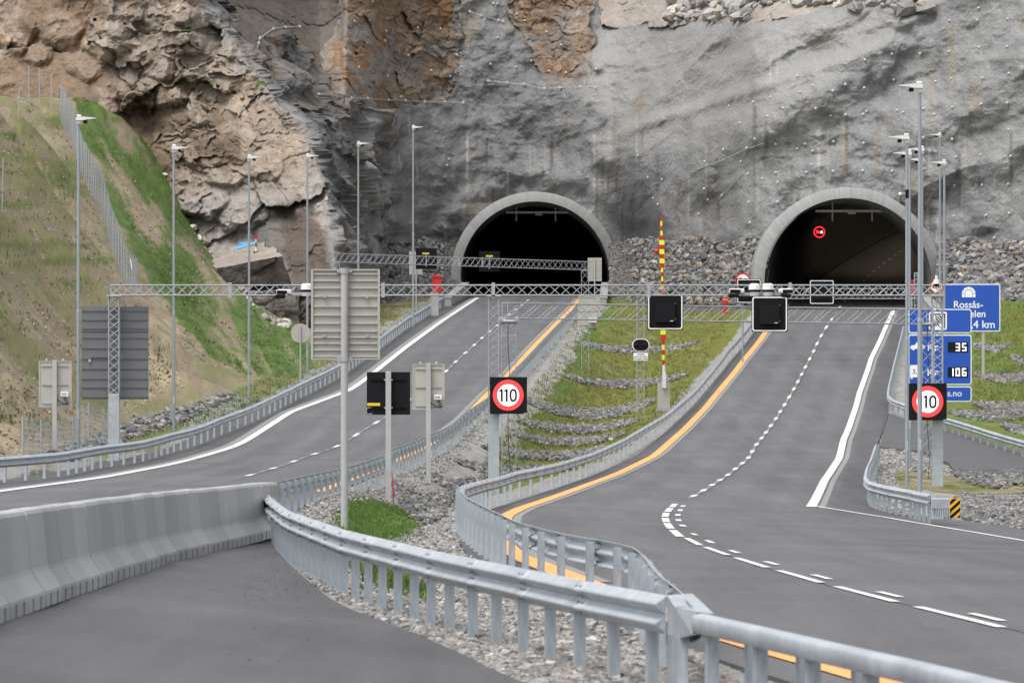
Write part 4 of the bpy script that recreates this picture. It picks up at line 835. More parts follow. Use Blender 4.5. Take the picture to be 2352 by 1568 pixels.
fL = lambda d: (xoL+.03*(d-TG_L)-(d-TG_L)**2/2600, (xoL+xwL)/2+.03*(d-TG_L)-(d-TG_L)**2/2600, XC_L+.03*(d-TG_L)-(d-TG_L)**2/2600)
fR = lambda d: (xoR+.092*(d-TG_R)+(d-TG_R)**2/7000, (xoR+xwR)/2+.092*(d-TG_R)+(d-TG_R)**2/7000, XC_R+.092*(d-TG_R)+(d-TG_R)**2/7000)
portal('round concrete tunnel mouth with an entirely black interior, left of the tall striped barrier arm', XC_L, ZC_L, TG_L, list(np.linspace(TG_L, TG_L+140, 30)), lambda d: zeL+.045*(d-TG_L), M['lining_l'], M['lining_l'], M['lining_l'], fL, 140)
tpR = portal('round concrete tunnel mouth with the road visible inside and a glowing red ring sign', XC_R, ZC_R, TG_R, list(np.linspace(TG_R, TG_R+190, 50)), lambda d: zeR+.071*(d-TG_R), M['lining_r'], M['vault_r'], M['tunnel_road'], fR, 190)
q = MB(); q.box((XC_R, TG_R-.3, zeR+.02), (9.6, .9, .05)); q.build('threshold', M['concrete'], tpR)
M['tube_light'] = mat('tunnel_luminaire', (.8,.75,.6), .4, 0, .02, 2., emit=(1.0,.86,.66), estr=2.8)
for k, dd in enumerate((470, 481, 492, 503, 514, 525, 536, 547, 558, 570, 582)):
    xo = fR(dd)[2]; zt_ = zeR+.071*(dd-TG_R)+ZC_R-zeR+R_IN-.55; t = thing('tunnel_lamp', 'warm tunnel lamp under the vault deep inside the red-sign tunnel', 'tunnel lamp', (xo, dd, zt_), 'lamps inside the red-sign tunnel')
    q = MB(); q.box((xo, dd, zt_+.12), (.7, 7.2, .16), bev=.03); q.build('casing', M['darkback'], t); q = MB(); q.box((xo, dd, zt_+.02), (.55, 7.0, .03)); q.build('tube', M['tube_light'], t)
# lamp rails hanging below the vaults
for lab, xc, u0, u1, v, hang, tg in (('thin pale lamp rail hanging under the vault of the black tunnel', XC_L, 1162, 1312, 488, (1186,1276), TG_L+5), ('thin pale lamp rail hanging under the vault of the tunnel with the red sign', XC_R, 1873, 2040, 485, (1912,2003), TG_R+5)):
    c = W((u0+u1)/2, v, tg); t = thing('lamp_rail', lab, 'lamp rail', c)
    q = MB(); a, b = W(u0, v, tg), W(u1, v, tg); q.box(((a[0]+b[0])/2, tg, c[2]), (b[0]-a[0], .15, .16)); q.build('rail', M['white'], t)
    for u in hang:
        q = MB(); a = W(u, v-26, tg); q.box((a[0], tg+.02, (a[2]+c[2])/2-.25), (.10, .08, a[2]-c[2]+.9)); q.build('hanger', M['galv_pale'], t)
    q = MB(); a = W((u0+u1)/2, v+5, tg); q.box((a[0], tg, a[2]), (.55, .3, .12), bev=.02); q.build('lamp', M['white'], t)
# low concrete wing walls leading to the portals
def wing(label, pts, hh0, hh1, thick=.5):
    t = thing('wing_wall', label, 'wall', (pts[0][0], pts[0][1], pts[0][2])); q = MB(); (xa, ya, za_), (xb, yb, zb_) = pts
    q.add([(xa-thick/2,ya,za_-1),(xa+thick/2,ya,za_-1),(xa+thick/2,ya,za_+hh0),(xa-thick/2,ya,za_+hh0),(xb-thick/2,yb,zb_-1),(xb+thick/2,yb,zb_-1),(xb+thick/2,yb,zb_+hh1),(xb-thick/2,yb,zb_+hh1)], [(0,1,2,3),(1,5,6,2),(4,7,6,5),(0,3,7,4),(3,2,6,7)])
    q.build('wall', M['concrete'], t)
    q = MB(); q.add([(xa-thick/2-.05,ya-.03,za_+hh0+.003),(xa+thick/2+.05,ya-.03,za_+hh0+.003),(xa+thick/2+.05,ya-.03,za_+hh0+.12),(xa-thick/2-.05,ya-.03,za_+hh0+.12),(xb-thick/2-.05,yb,zb_+hh1+.003),(xb+thick/2+.05,yb,zb_+hh1+.003),(xb+thick/2+.05,yb,zb_+hh1+.12),(xb-thick/2-.05,yb,zb_+hh1+.12)], [(0,1,2,3),(1,5,6,2),(4,7,6,5),(0,3,7,4),(3,2,6,7),(0,4,5,1)])
    q.build('coping', M['ring_plain'], t)
M['ring_plain'] = mat('pale_concrete', (.26,.26,.258), .85, 0, .1, 1.5)
wing('low concrete wall sloping along the left side of the road into the black tunnel', [(XC_L-6.6, 424, float(zl(424))), (XC_L-5.5, TG_L, zeL)], .55, 1.0)
wing('low concrete wall on the right side of the road into the black tunnel', [(XC_L+5.0, 425, float(zl(425))), (XC_L+5.55, TG_L, zeL)], .5, 1.0)
wing('low pale wall running into the red-sign tunnel on its left side', [(XC_R-5.9, 386, zeR-.7), (XC_R-5.3, TG_R+12, zeR+.8)], .25, .5, .35)
wing('low pale concrete block wall on the right side of the red-sign tunnel mouth', [(XC_R+4.6, 378, zeR-1.5), (XC_R+5.5, TG_R, zeR)], .7, .8, .6)
# ================================================================ guardrails
WP = [(.042*(1-math.cos(4*math.pi*t)), .31*t) for t in np.linspace(0, 1, 17)]
BP = [(.0,.025),(.13,.025),(.14,.035),(.14,.13),(.13,.15),(.10,.16),(.04,.16),(.01,.15),(0,.13)]
def sweep(q, p, side, profl, drop, closed=False, th=.012, tan=None, lift=None):
    p = np.asarray(p); t = np.gradient(p, axis=0) if tan is None else np.asarray(tan); nrm = np.stack([t[:,1], -t[:,0]], 1); nrm /= np.linalg.norm(nrm, axis=1)[:,None]; nrm *= side
    pr = list(profl)
    if not closed: pr = pr+[(o-th, h) for o, h in reversed(profl)]
    k = len(pr); n = len(p); vs = []
    for i in range(n):
        for o, h in pr: o2 = o+(lift[i] if lift is not None else 0); vs.append((p[i,0]+nrm[i,0]*o2, p[i,1]+nrm[i,1]*o2, p[i,2]-drop+h))
    fs = []
    for i in range(n-1):
        for j in range(k):
            f = (i*k+j, (i+1)*k+j, (i+1)*k+(j+1) % k, i*k+(j+1) % k); fs.append(f if side > 0 else f[::-1])
    q.add(vs, fs, True); q.add(vs[:k], [tuple(range(k))]); q.add(vs[-k:], [tuple(range(k-1, -1, -1))])
POST = {}
def post_mesh(L, w=.12, dp=.07, th=.009):
    key = (round(L, 2), w)
    if key not in POST:
        q = MB(); q.box((0, 0, -L/2), (w, th, L)); q.box((-w/2+th/2, dp/2+th/2, -L/2), (th, dp, L)); q.box((w/2-th/2, dp/2+th/2, -L/2), (th, dp, L)); q.box((-w/2+.02, dp+th*.5, -L/2), (.04-.001, th, L)); q.box((w/2-.02, dp+th*.5, -L/2), (.04-.001, th, L)); q.box((0, dp*.5, -.02), (w*.98, dp*1.05, .03))
        o = q.build('post', M['galv_post']); POST[key] = o.data; bpy.data.objects.remove(o)
    return POST[key]
def guardrail(label, P3, side, spacing, profl=WP, height=.31, postL=1.15, maxposts=100, collars=None, twist=False, seam=4., bolts=False, w=.12, drop_post=.03, stagger=0, positions=None, grp='galvanised roadside guardrails'):
    p = np.asarray(P3, float); L_ = np.r_[0, np.cumsum(np.linalg.norm(np.diff(p, axis=0), axis=1))]
    t = thing('guardrail', label, 'guardrail', p[0], grp)
    q = MB(); q.m = 0; ss = list(L_); bump_ = []
    if seam and profl is WP:
        k = seam*.5
        while k < L_[-1]-.5: bump_.append(k); ss += [k-.004, k, k+.34, k+.344]; k += seam
    ss = np.array(sorted(x for x in ss if 0 <= x <= L_[-1])); pp = np.stack([np.interp(ss, L_, p[:,c]) for c in range(3)], 1)
    lift = np.zeros(len(ss)); 
    for k in bump_: lift[(ss > k-.002) & (ss < k+.342)] = .013
    sweep(q, pp, side, profl, height, profl is BP, tan=np.stack([np.interp(ss, L_, np.gradient(p[:,c], L_)) for c in range(2)], 1), lift=lift)
    tang = np.gradient(p, axis=0); nn = np.stack([tang[:,1], -tang[:,0]], 1); nn /= np.linalg.norm(nn, axis=1)[:,None]
    me = post_mesh(postL, w); pos_ = positions if positions is not None else list(np.arange(spacing*.3, L_[-1], spacing))
    for k, s in enumerate(pos_[:maxposts]):
        x, y, z = [np.interp(s, L_, p[:,c]) for c in range(3)]; nx, ny = np.interp(s, L_, nn[:,0]), np.interp(s, L_, nn[:,1]); l = math.hypot(nx, ny); nx /= l; ny /= l
        o = bpy.data.objects.new('post', me); COL.objects.link(o); o.parent = t
        off = -.025 if profl is WP else .07; dn = drop_post
        if stagger and k % 2: off -= stagger
        o.location = (x+nx*side*off-p[0][0], y+ny*side*off-p[0][1], z-dn-p[0][2]); o.rotation_euler = (rng.normal(0, .006), rng.normal(0, .006), math.atan2(ny*side, nx*side)-math.pi/2+math.pi)
    q.m = 1
    if bolts:
        for s in bump_:
            for hs_ in (.045, .12, .19, .265):
                for e in (.06, .26):
                    c = np.array([np.interp(s+e, L_, p[:,k_]) for k_ in range(3)]); nx, ny = np.interp(s+e, L_, nn[:,0]), np.interp(s+e, L_, nn[:,1]); o_ = np.interp(hs_, [a[1] for a in WP], [a[0] for a in WP])
                    q.tube((c[0]+nx*side*(o_-.032), c[1]+ny*side*(o_-.032), c[2]-height+hs_), (c[0]+nx*side*(o_+.024), c[1]+ny*side*(o_+.024), c[2]-height+hs_), .015, n=6)
    q.build('rail_beam', [M['galv'], M['bolt']], t)
    return t, p
M['bolt'] = mat('dark_bolt_heads', (.17,.18,.19), .5, .3, .1, 5.)
def rail_px(pts, zf, h, step=1., it=8, grid=None):
    a = np.array(pts, float); d = d_of_v(a[:,1], zf, h); return rail_3d(a[:,0], d, zf, h, step, it)
def rail_3d(u, d, zf, h, step=1., it=8):
    p = np.stack([XU(u, d), d], 1); s = smooth_line(p, step, it); z = zf(s[:,1]) if zf in (zl, zr, za) else zf(s[:,0], s[:,1]); return np.stack([s[:,0], s[:,1], z+h], 1)
RLL = rail_px([(-120,1056),(0,1049),(133,1039),(235,1022),(323,1012),(400,992),(500,960),(573,934),(692,878),(783,834),(874,773),(934,730),(1017,682)], zl, .75)
guardrail('long steel guardrail below the grassy slope, along the outer edge of the road', RLL, 1, 3.0, postL=1.05)
RLR = rail_px([(633,1106),(700,1092),(783,1075),(884,1045),(897,1032),(984,999),(1061,952),(1121,912),(1187,842),(1251,776),(1290,736),(1324,702)], zl, .80)
guardrail('steel guardrail showing its posts, along the yellow line of the road to the black tunnel', RLR, -1, 2.9, postL=1.15)
RB = rail_px([(1590,1390),(1567,1358),(1511,1318),(1484,1282),(1460,1256),(1417,1245),(1291,1225),(1184,1197),(1117,1165),(1071,1142),(1057,1127),(1061,1115),(1084,1108),(1117,1100),(1184,1082),(1284,1062),(1351,1042),(1451,996),(1568,919),(1634,851),(1668,806),(1724,742),(1770,690)], zr, .77, .8, 5)
Ln = float(np.linalg.norm(np.diff(RB, axis=0), axis=1).sum()); nearS = np.arange(.6, 105, 2.7)
guardrail('winding steel guardrail bending in an S between the grass median and the wide road', RB, 1, 3.85, bolts=True, postL=1.3, w=.14, seam=4., positions=list(nearS)+list(np.linspace(108, Ln-1, 96-len(nearS))))
RA = rail_px([(612,1139),(625,1150),(640,1159),(667,1174),(710,1189),(783,1214),(831,1226),(924,1247),(1022,1270),(1177,1300),(1351,1335),(1536,1368)], za, .78, .4, 4)
RA[:,2] += np.where(RA[:,1] > 85, (RA[:,1]-85)*.004, 0)
guardrail('nearest steel guardrail with rolled double-wave beam, beside the closed asphalt lane and gravel strip', RA, 1 if RA[0,1] > RA[-1,1] else -1, 1.62, bolts=True, postL=1.25, w=.15, seam=3.2)
RX = rail_px([(1632,1408),(1644,1412),(1768,1438),(1934,1475),(2134,1518),(2334,1565),(2520,1610)], za, .80, .4, 3)
tX, _ = guardrail('smooth box-section guardrail with posts in front of the yellow line, lowest in the photo', RX, 1, .92, BP, .16, 1.25, w=.13, drop_post=.15, seam=0, stagger=.12)
# angular transition piece where the two beams meet
a, b = RA[-1] if RA[-1,1] < RA[0,1] else RA[0], RX[0] if RX[0,1] > RX[-1,1] else RX[-1]
qn = MB()
def P_(u, v, d): return tuple(W(u, v, d))
dA, dX = float(a[1]), float(b[1])
ring0 = [P_(1532,1366,dA), P_(1590,1362,dA+1.2), P_(1612,1450,dA+1.2), P_(1532,1452,dA)]
ring1 = [P_(1549,1392,dA-.55), P_(1613,1383,dA-.2), P_(1604,1448,dA-.2), P_(1556,1466,dA-.55)]
ring2 = [P_(1600,1404,dX-.1), P_(1640,1409,dX+.15), P_(1640,1448,dX+.15), P_(1590,1456,dX-.1)]
vs = ring0+ring1+ring2
qn.add(vs, [(0,1,5,4),(1,2,6,5),(3,7,6,2),(0,4,7,3),(4,5,9,8),(5,6,10,9),(7,11,10,6),(4,8,11,7),(0,3,2,1),(8,9,10,11)]); qn.build('transition_piece', M['galv'], tX)
RC = rail_3d(*(lambda a: (a[:,0], solve(a[:,0], a[:,1], SR, .75)))(np.array([(2076,748),(2057.6,822),(2042.6,886),(2040,906),(2050,917),(2077,927),(2174,959),(2268,987.5),(2351,1011),(2440,1036)], float)), SR, .75, 1., 4)
guardrail('steel guardrail down the outer road edge that curves off along the access road', RC, 1 if RC[0,1] > RC[-1,1] else -1, 3.0, postL=1.1)
aD = np.array([(2014,1012),(2005,1035),(1994,1062),(1991,1085),(1989,1095),(1997.6,1107),(2034,1112),(2091,1118),(2107.6,1125),(2138,1143)], float)
dDr = np.array([225,208,190,180,172,164,157,150,146,141.]); RD = rail_3d(aD[:,0], dDr, SR, .75, .6, 5); print('RD', solve(aD[:,0], aD[:,1], SR, .75), [round(V0-F*(p[2]-EYE)/p[1]) for p in RD[::6]])
tD, _ = guardrail('short bent steel guardrail around the gravel island, ending at the striped marker board', RD, 1 if RD[0,1] > RD[-1,1] else -1, 2.0, postL=1.25, seam=4.)
dT = float(RD[np.argmin(RD[:,1]),1])
# crash cushion and marker board at its end
t = thing('crash_cushion', 'ribbed grey crash cushion at the end of the bent guardrail on the gravel island', 'crash cushion', W(2160, 1190, dT-.3))
q = MB(); a0, b0 = W(2138, 1145, dT), W(2182, 1164, dT-.6)
for k in range(6):
    u = 2138+k*7.4; c = W(u+3.6, 1156, dT-.1*k); q.box(c, (7.3/S(dT), .45, 25/S(dT)), bev=.02)
q.build('hood', M['galv_pale'], t)
for k in range(8):
    q = MB(); c = W(2143+k*5.2, 1180, dT-.1*k); q.box(c, (2.0/S(dT), .30, 24/S(dT))); q.build('leg', M['galv_post'], t)
q = MB(); c = W(2161, 1189, dT-.4); q.box(c, (44/S(dT), .5, 5/S(dT))); q.build('skid', M['galv_post'], t)
def hatch(q, u0, v0, u1, v1, d, n=4, duty=.5):
    """diagonal bars clipped to a rectangle, in the front plane of a board"""
    a, b = W(u0, v1, d), W(u1, v0, d); w_, h_ = b[0]-a[0], b[2]-a[2]; st = (h_+w_)/n
    for k in range(n+1):
        s0 = k*st-w_*.9; pts = []
        def clip(poly, f):
            out = []
            for i in range(len(poly)):
                p, r = poly[i], poly[(i+1) % len(poly)]; fp, fr = f(p), f(r)
                if fp >= 0: out.append(p)
                if fp*fr < 0: tt = fp/(fp-fr); out.append((p[0]+(r[0]-p[0])*tt, p[1]+(r[1]-p[1])*tt))
            return out
        poly = [(0, s0), (w_, s0+w_*.9), (w_, s0+w_*.9+st*duty), (0, s0+st*duty)]; poly = clip(clip(poly, lambda p: p[1]), lambda p: h_-p[1])
        if len(poly) > 2: q.prism([(a[0]+p[0], a[2]+p[1]) for p in poly], d, d+.004)
t = thing('marker_board', 'black and yellow diagonally striped marker board at the end of the short guardrail', 'marker board', W(2193.5, 1192, dT-.75))
q = MB(); a, b = W(2181, 1190, dT-.75), W(2206, 1144, dT-.75); q.box(((a[0]+b[0])/2, dT-.72, (a[2]+b[2])/2), (b[0]-a[0], .04, b[2]-a[2])); q.build('board', M['amber'], t)
q = MB(); hatch(q, 2182, 1145, 2205.5, 1189, dT-.748, 4, .5); q.build('stripes', M['black'], t)
q = MB(); c = W(2193, 1191, dT-.6); q.box(c, (22/S(dT), .3, .06)); q.build('foot', M['galv_post'], t)
# ================================================================ concrete barrier blocks
cb = []
for u, v in ((-420,1640),(-130,1489),(0,1433),(187,1365),(400,1292),(622,1237),(673,1226)):
    d = F*1.5/(v-V0); cb.append((float(XU(u, d))-.31, d))
cb = smooth_line(cb, .1, 200); cl_ = np.r_[0, np.cumsum(np.linalg.norm(np.diff(cb, axis=0), axis=1))]
JP = [(-.29,.12),(-.285,.15),(-.17,.32),(-.155,.36),(-.105,.88),(-.085,.915),(-.05,.93),(.05,.93),(.085,.915),(.105,.88),(.155,.36),(.17,.32),(.285,.15),(.29,.12)]
M['barrier'] = mat('barrier_concrete', (.325,.33,.33), .85, 0, .05, 1.6, bump=.003, bscale=40, stretch=(1.,1.,.3), var2=.05, scale2=.5)
M['barrier2'] = mat('barrier_concrete_darker', (.285,.29,.29), .85, 0, .05, 1.6, bump=.003, bscale=40, stretch=(1.,1.,.3), var2=.05, scale2=.5)
M['barrier3'] = mat('barrier_concrete_paler', (.36,.36,.355), .85, 0, .05, 1.6, bump=.003, bscale=40, stretch=(1.,1.,.3), var2=.05, scale2=.5)
segL = 2.0; nseg = int(cl_[-1]/segL)
ORD = ['first','second','third','fourth','fifth','sixth','seventh','eighth','ninth','tenth','eleventh','twelfth','thirteenth','fourteenth','fifteenth','sixteenth','seventeenth','eighteenth','nineteenth','twentieth','twenty-first','twenty-second','twenty-third','twenty-fourth','twenty-fifth','twenty-sixth','twenty-seventh','twenty-eighth','twenty-ninth','thirtieth','thirty-first','thirty-second']
flip = cb[0][1] < cb[-1][1]
for k in range(nseg):
    s0, s1 = k*segL+.022, (k+1)*segL-.022; A = np.array([np.interp(s0, cl_, cb[:,c]) for c in (0,1)]); B = np.array([np.interp(s1, cl_, cb[:,c]) for c in (0,1)])
    if min(A[0]*F/A[1], B[0]*F/B[1])+U0 < -420: continue
    c = (A+B)/2; dv = (B-A)/np.linalg.norm(B-A); nv = np.array([dv[1], -dv[0]]); L_ = np.linalg.norm(B-A); fromend = nseg-k
    q = MB(); jz = rng.normal(0, .004); jn = rng.normal(0, .004)
    cs = [(-L_/2, .05), (-L_/2+.014, 0), (L_/2-.014, 0), (L_/2, .05)]; vs = []; n = len(JP)
    for l, ins in cs:
        for o, h in JP:
            oo = o*(1-ins*1.5); hh = h-(ins*.6 if h > .5 else 0); pos = c+dv*l+nv*(oo+jn); vs.append((pos[0], pos[1], hh+jz))
    fs = [(i*n+j, i*n+j+1, (i+1)*n+j+1, (i+1)*n+j) for i in range(3) for j in range(n-1)]+[tuple(range(n-1, -1, -1)), tuple(range(3*n, 4*n)), ]+[(i*n, (i+1)*n, (i+1)*n+n-1, i*n+n-1) for i in range(3)]
    q.add(vs, fs)
    for l0, l1 in ((-L_/2, -.55), (-.33, .33), (.55, L_/2)):       # base with two lifting slots left open
        ce = c+dv*(l0+l1)/2+nv*jn; q.box((ce[0], ce[1], .061+jz), (l1-l0, .585, .122), rz=math.atan2(dv[1], dv[0]))
    o = q.build('concrete_barrier', M[('barrier','barrier2','barrier3','barrier','barrier3','barrier2','barrier')[(k*5+k//3) % 7]])
    tag(o, f'grey concrete barrier block, {ORD[fromend-1]} in the row from the steel guardrail end', 'concrete barrier', 'concrete barrier blocks in a row')
# ================================================================ street lamps
def lamp_proto(sg):
    t = thing('street_lamp', 'x', 'street lamp', (0,0,0), 'street lamps'); 
    q = MB(); q.tube((0,0,-1.0), (0,0,5.0), .072, .068, 12); q.tube((0,0,5.0), (0,0,5.10), .076, .060, 12); q.tube((0,0,5.10), (0,0,11.85), .058, .050, 12); q.build('pole', M['pole'], t)
    q = MB(); q.box((0,0,1.35), (.08,.155,.35), bev=.02); q.build('hatch', M['pole_pale'], t)
    q = MB(); hd_ = [(-.09,11.86),(.16,11.86),(.34,11.90),(.62,11.925),(.62,11.95),(.14,11.99),(-.07,11.98)]; q.prism([(sg*x, z) for x, z in hd_], -.14, .14); q.build('lamp_head', M['white'], t)
    q = MB(); q.box((sg*.02,0,12.03), (.16,.16,.07), bev=.02); q.build('sensor', M['white'], t)
    q = MB(); q.box((sg*.25,0,11.81), (.14,.2,.10), bev=.02); q.build('lens', M['black'], t)
    q = MB(); q.box((0,0,11.82), (.15,.15,.20), bev=.03); q.build('bracket', M['white'], t)
    return t
def lamps(sg, spots, first_labels):
    pr = lamp_proto(sg)
    for i, ((u, vtop, d), lab) in enumerate(zip(spots, first_labels)):
        o = pr if i == 0 else copy_tree(pr); w = W(u, vtop, d); o.location = (w[0], d, w[2]-12.0); o['label'] = lab
lamps(1, [(180,268,204),(399,336,238),(572,358,271),(706,355,304),(823,327,336),(949,290,369)],
 ['tall grey street lamp on the grass slope, leftmost of all the lamps','grey street lamp between the slatted grey panel and the green slope','grey street lamp rising in front of the boulder with the striped stake','grey street lamp beside the round sign back and the big beige sign back','grey street lamp rising above the right side of the big beige sign back','grey street lamp standing by the stone bank just left of the black tunnel'])
lamps(-1, [(2112.5,192,167.6),(2083,311,195),(2089,348,222),(2118,339,236),(2118,363,250),(2159,307,366),(2169,370,266)],
 ['tallest and nearest street lamp, in front of the blue toll sign','thick street lamp with a small camera cluster high on it, beside the tallest lamp','street lamp whose head shows just under the second-highest thick pole head','street lamp almost hidden behind the tallest pole, upper of the two heads beside it','street lamp almost hidden behind the tallest pole, lower of the two heads beside it','thin distant street lamp in front of the rock right of the tallest pole','street lamp rising right behind the edge of the blue tunnel sign'])
# small camera cluster on the second thick pole
d = 194.8; t = thing('camera_cluster', 'white ball camera with cable loop high on a lamp pole by the red-sign tunnel', 'camera', W(2080, 447, d))
q = MB(); c = W(2068, 446, d); q.sphere(c, .07, 10); q.build('ball_camera', M['white'], t)
q = MB(); a = W(2083, 446, d); q.box((a[0], d-.12, a[2]), (.12, .12, .30), bev=.01); q.build('housing', M['black2'], t)
q = MB(); a, b = W(2070, 446, d), W(2083, 444, d); q.tube((a[0], d-.1, a[2]), (b[0], d-.1, b[2]), .02, n=6); q.build('arm', M['galv_pale'], t)
q = MB(); c = W(2079, 458, d-.15); q.path([(c[0]+.10*math.cos(x), c[1], c[2]+.07*math.sin(x)) for x in np.linspace(0, 6.28, 14)], .012); q.build('cable_loop', M['galv_pale'], t)
# ================================================================ lattice gantries
def truss(q, p0, p1, h, w, r, n):
    p0, p1 = np.array(p0, float), np.array(p1, float); dv = p1-p0; L_ = np.linalg.norm(dv); nv = np.array([-dv[1], dv[0], 0])/L_; up = np.array([0,0,1.])
    C_ = {}
    for a in (0, 1):
        for b in (0, 1):
            o = nv*(a-.5)*w+up*b*h; q.tube(p0+o, p1+o, r, n=6); C_[a, b] = o
    for k in range(n):
        A, B = p0+dv*k/n, p0+dv*(k+1)/n
        for a in (0, 1):
            q.tube(A+C_[a,0], B+C_[a,1], r*.55, n=5, cap=False); q.tube(A+C_[a,1], B+C_[a,0], r*.55, n=5, cap=False)
        for b in (0, 1): q.tube(A+C_[0,b], B+C_[1,b], r*.5, n=5, cap=False)
    for A in (p0, p1):
        for a in (0, 1): q.tube(A+C_[a,0], A+C_[a,1], r, n=6)
        for b in (0, 1): q.tube(A+C_[0,b], A+C_[1,b], r, n=6)
def lattice(q, x, y, z0, z1, w, dp, r, n, legs=4):
    cs = [(-w/2,-dp/2),(w/2,-dp/2),(w/2,dp/2),(-w/2,dp/2)]
    for cx, cy in cs: q.tube((x+cx, y+cy, z0), (x+cx, y+cy, z1), r, n=6)
    hh = (z1-z0)/n
    for k in range(n):
        for i in range(4):
            a, b = cs[i], cs[(i+1) % 4]; zA, zB = z0+k*hh, z0+(k+1)*hh
            q.tube((x+a[0], y+a[1], zA), (x+b[0], y+b[1], zB), r*.5, n=5, cap=False); q.tube((x+b[0], y+b[1], zA), (x+a[0], y+a[1], zB), r*.5, n=5, cap=False)
    for z in (z0, z1):
        for i in range(4): a, b = cs[i], cs[(i+1) % 4]; q.tube((x+a[0], y+a[1], z), (x+b[0], y+b[1], z), r, n=6)
d1 = 200.; z0, z1 = W(0, 678, d1)[2], W(0, 655, d1)[2]
t = thing('gantry', 'longest lattice gantry spanning both roads with three lattice columns, carrying the toll cameras', 'gantry', W(1133, 1066, d1), 'lattice gantries over the roads')
q = MB(); truss(q, (W(255,0,d1)[0], d1, z0), (W(2168,0,d1)[0], d1, z1-(z1-z0)), z1-z0, .45, .022, 76); q.build('truss_beam', M['galv_pale'], t)
for u in (528, 880, 1133, 1490, 1815):
    q = MB(); c = W(u, 666, d1-.23); 
    q.prism([(c[0]-.06, c[2]-.26), (c[0]+.06, c[2]-.26), (c[0]+.06, c[2]+.26), (c[0]-.06, c[2]+.26)], d1-.25, d1-.20)
    q.build('beam_joint', M['galv_pale'], t)
for u, vb_, vt in ((262,905,1022),(1134,950,1066),(2153,960,1056)):
    x = float(XU(u, d1)); zt = z0-.03; zb = W(u, vb_, d1)[2]; q = MB(); lattice(q, x, d1, zb, zt-.02, .36, .36, .021, int((zt-zb)/.27)); cobj = q.build('column', M['galv_pale'], t)
    q = MB(); g = float(H(np.array([x]), np.array([d1]))[0]); q.box((x, d1, (zb+g-.4)/2), (.38, .40, zb-g+.4), bev=.03); q.build('base', M['galv_box'] if 'galv_box' in M else M['galv'], cobj)
    q = MB(); q.box((x, d1, zt+.005), (.5, .5, .05)); q.build('head_plate', M['galv_pale'], cobj)
dl, dr = 203., 209.
t = thing('gantry', 'lattice gantry over the wide road carrying the two black square lane-signal boxes', 'gantry', hit(1168, 1088), 'lattice gantries over the roads')
A, B = W(1160, 731, dl), W(2136, 745, dr); hh = 35/S(dl); q = MB(); truss(q, A, (B[0], B[1], B[2]), hh, .55, .020, 25); q.build('truss_beam', M['galv_pale'], t)
for u, vt, dd, wd in ((1169,742,dl,.50),(2131,748,dr,.44)):
    x = float(XU(u, dd)); zt = W(0, vt, dd)[2]; g = float(H(np.array([x]), np.array([dd]))[0]); q = MB(); lattice(q, x, dd, g-.2, zt, wd, wd, .017, int((zt-g)/.42)); cobj = q.build('column', M['galv_pale'], t)
    for vv in ((766, 772) if u < 2000 else (1010, 1100)): pass
    q = MB(); zc_ = W(0, 770, dd)[2]
    for sx in (-1, 1): q.box((x+sx*wd/2, dd-wd/2, zc_), (.05,.05,.12))
    q.box((x, dd-wd/2, zc_), (wd, .03, .05)); q.build('collar', M['galv_pale'], cobj)
    q = MB(); q.box((x, dd, zt+.06), (wd+.22, wd+.2, .10), bev=.03)
    for sx in (-1, 1): q.box((x+sx*(wd/2+.02), dd-.3, zt+.13), (.14, .10, .16), bev=.02)
    q.build('head_frame', M['galv_pale'], cobj)
    q = MB(); q.path([(x+.04*math.sin(k), dd-wd/2-.02, g+(zt-g)*k/12) for k in range(13)], .012, 5); q.build('cable', M['cable'], cobj)
w_ = hit(1345, 851); d3 = float(w_[1]); d3l = d3*.957
t = thing('gantry', 'distant lattice gantry crossing in front of the black tunnel mouth', 'gantry', w_, 'lattice gantries over the roads')
A, B = W(757, 601, d3l), W(1350, 620, d3); q = MB(); truss(q, A, B, 19.5/S(d3l), .45, .015, 46); q.build('truss_beam', M['galv_pale'], t)
for u, vt, dd in ((1344,622,d3),(771,603,d3l)):
    x = float(XU(u, dd)); zt = W(0, vt, dd)[2]; g = float(H(np.array([x]), np.array([dd]))[0]); q = MB(); lattice(q, x, dd, g-.2, zt,   .42, .42, .017, int((zt-g)/.45)); q.build('column', M['galv_pale'], t)
for u in (1054, 1108):
    q = MB(); c = W(u, np.interp(u, [757,1350],[591,610]), np.interp(u, [757,1350],[d3l,d3])); q.box((c[0], c[1]-.24, c[2]), (.08, .08, 21/S(d3))); q.build('beam_joint', M['galv_pale'], t)
d4 = 345.
t = thing('gantry', 'far lattice gantry in front of the red-sign tunnel, overlapping the longest gantry beam', 'gantry', W(2104, 760, d4), 'lattice gantries over the roads')
q = MB(); truss(q, (W(1690,0,d4)[0], d4+1, W(0,685,d4)[2]), (W(2112,0,d4)[0], d4, W(0,686,d4)[2]), 23/S(d4), .45, .020, 30); q.build('truss_beam', M['galv_pale'], t)
x = float(XU(2104, d4)); g = float(H(np.array([x]), np.array([d4]))[0]); q = MB(); lattice(q, x, d4, g-.3, W(0,627,d4)[2], .2, .2, .024, 22); q.build('column', M['galv_pale'], t)
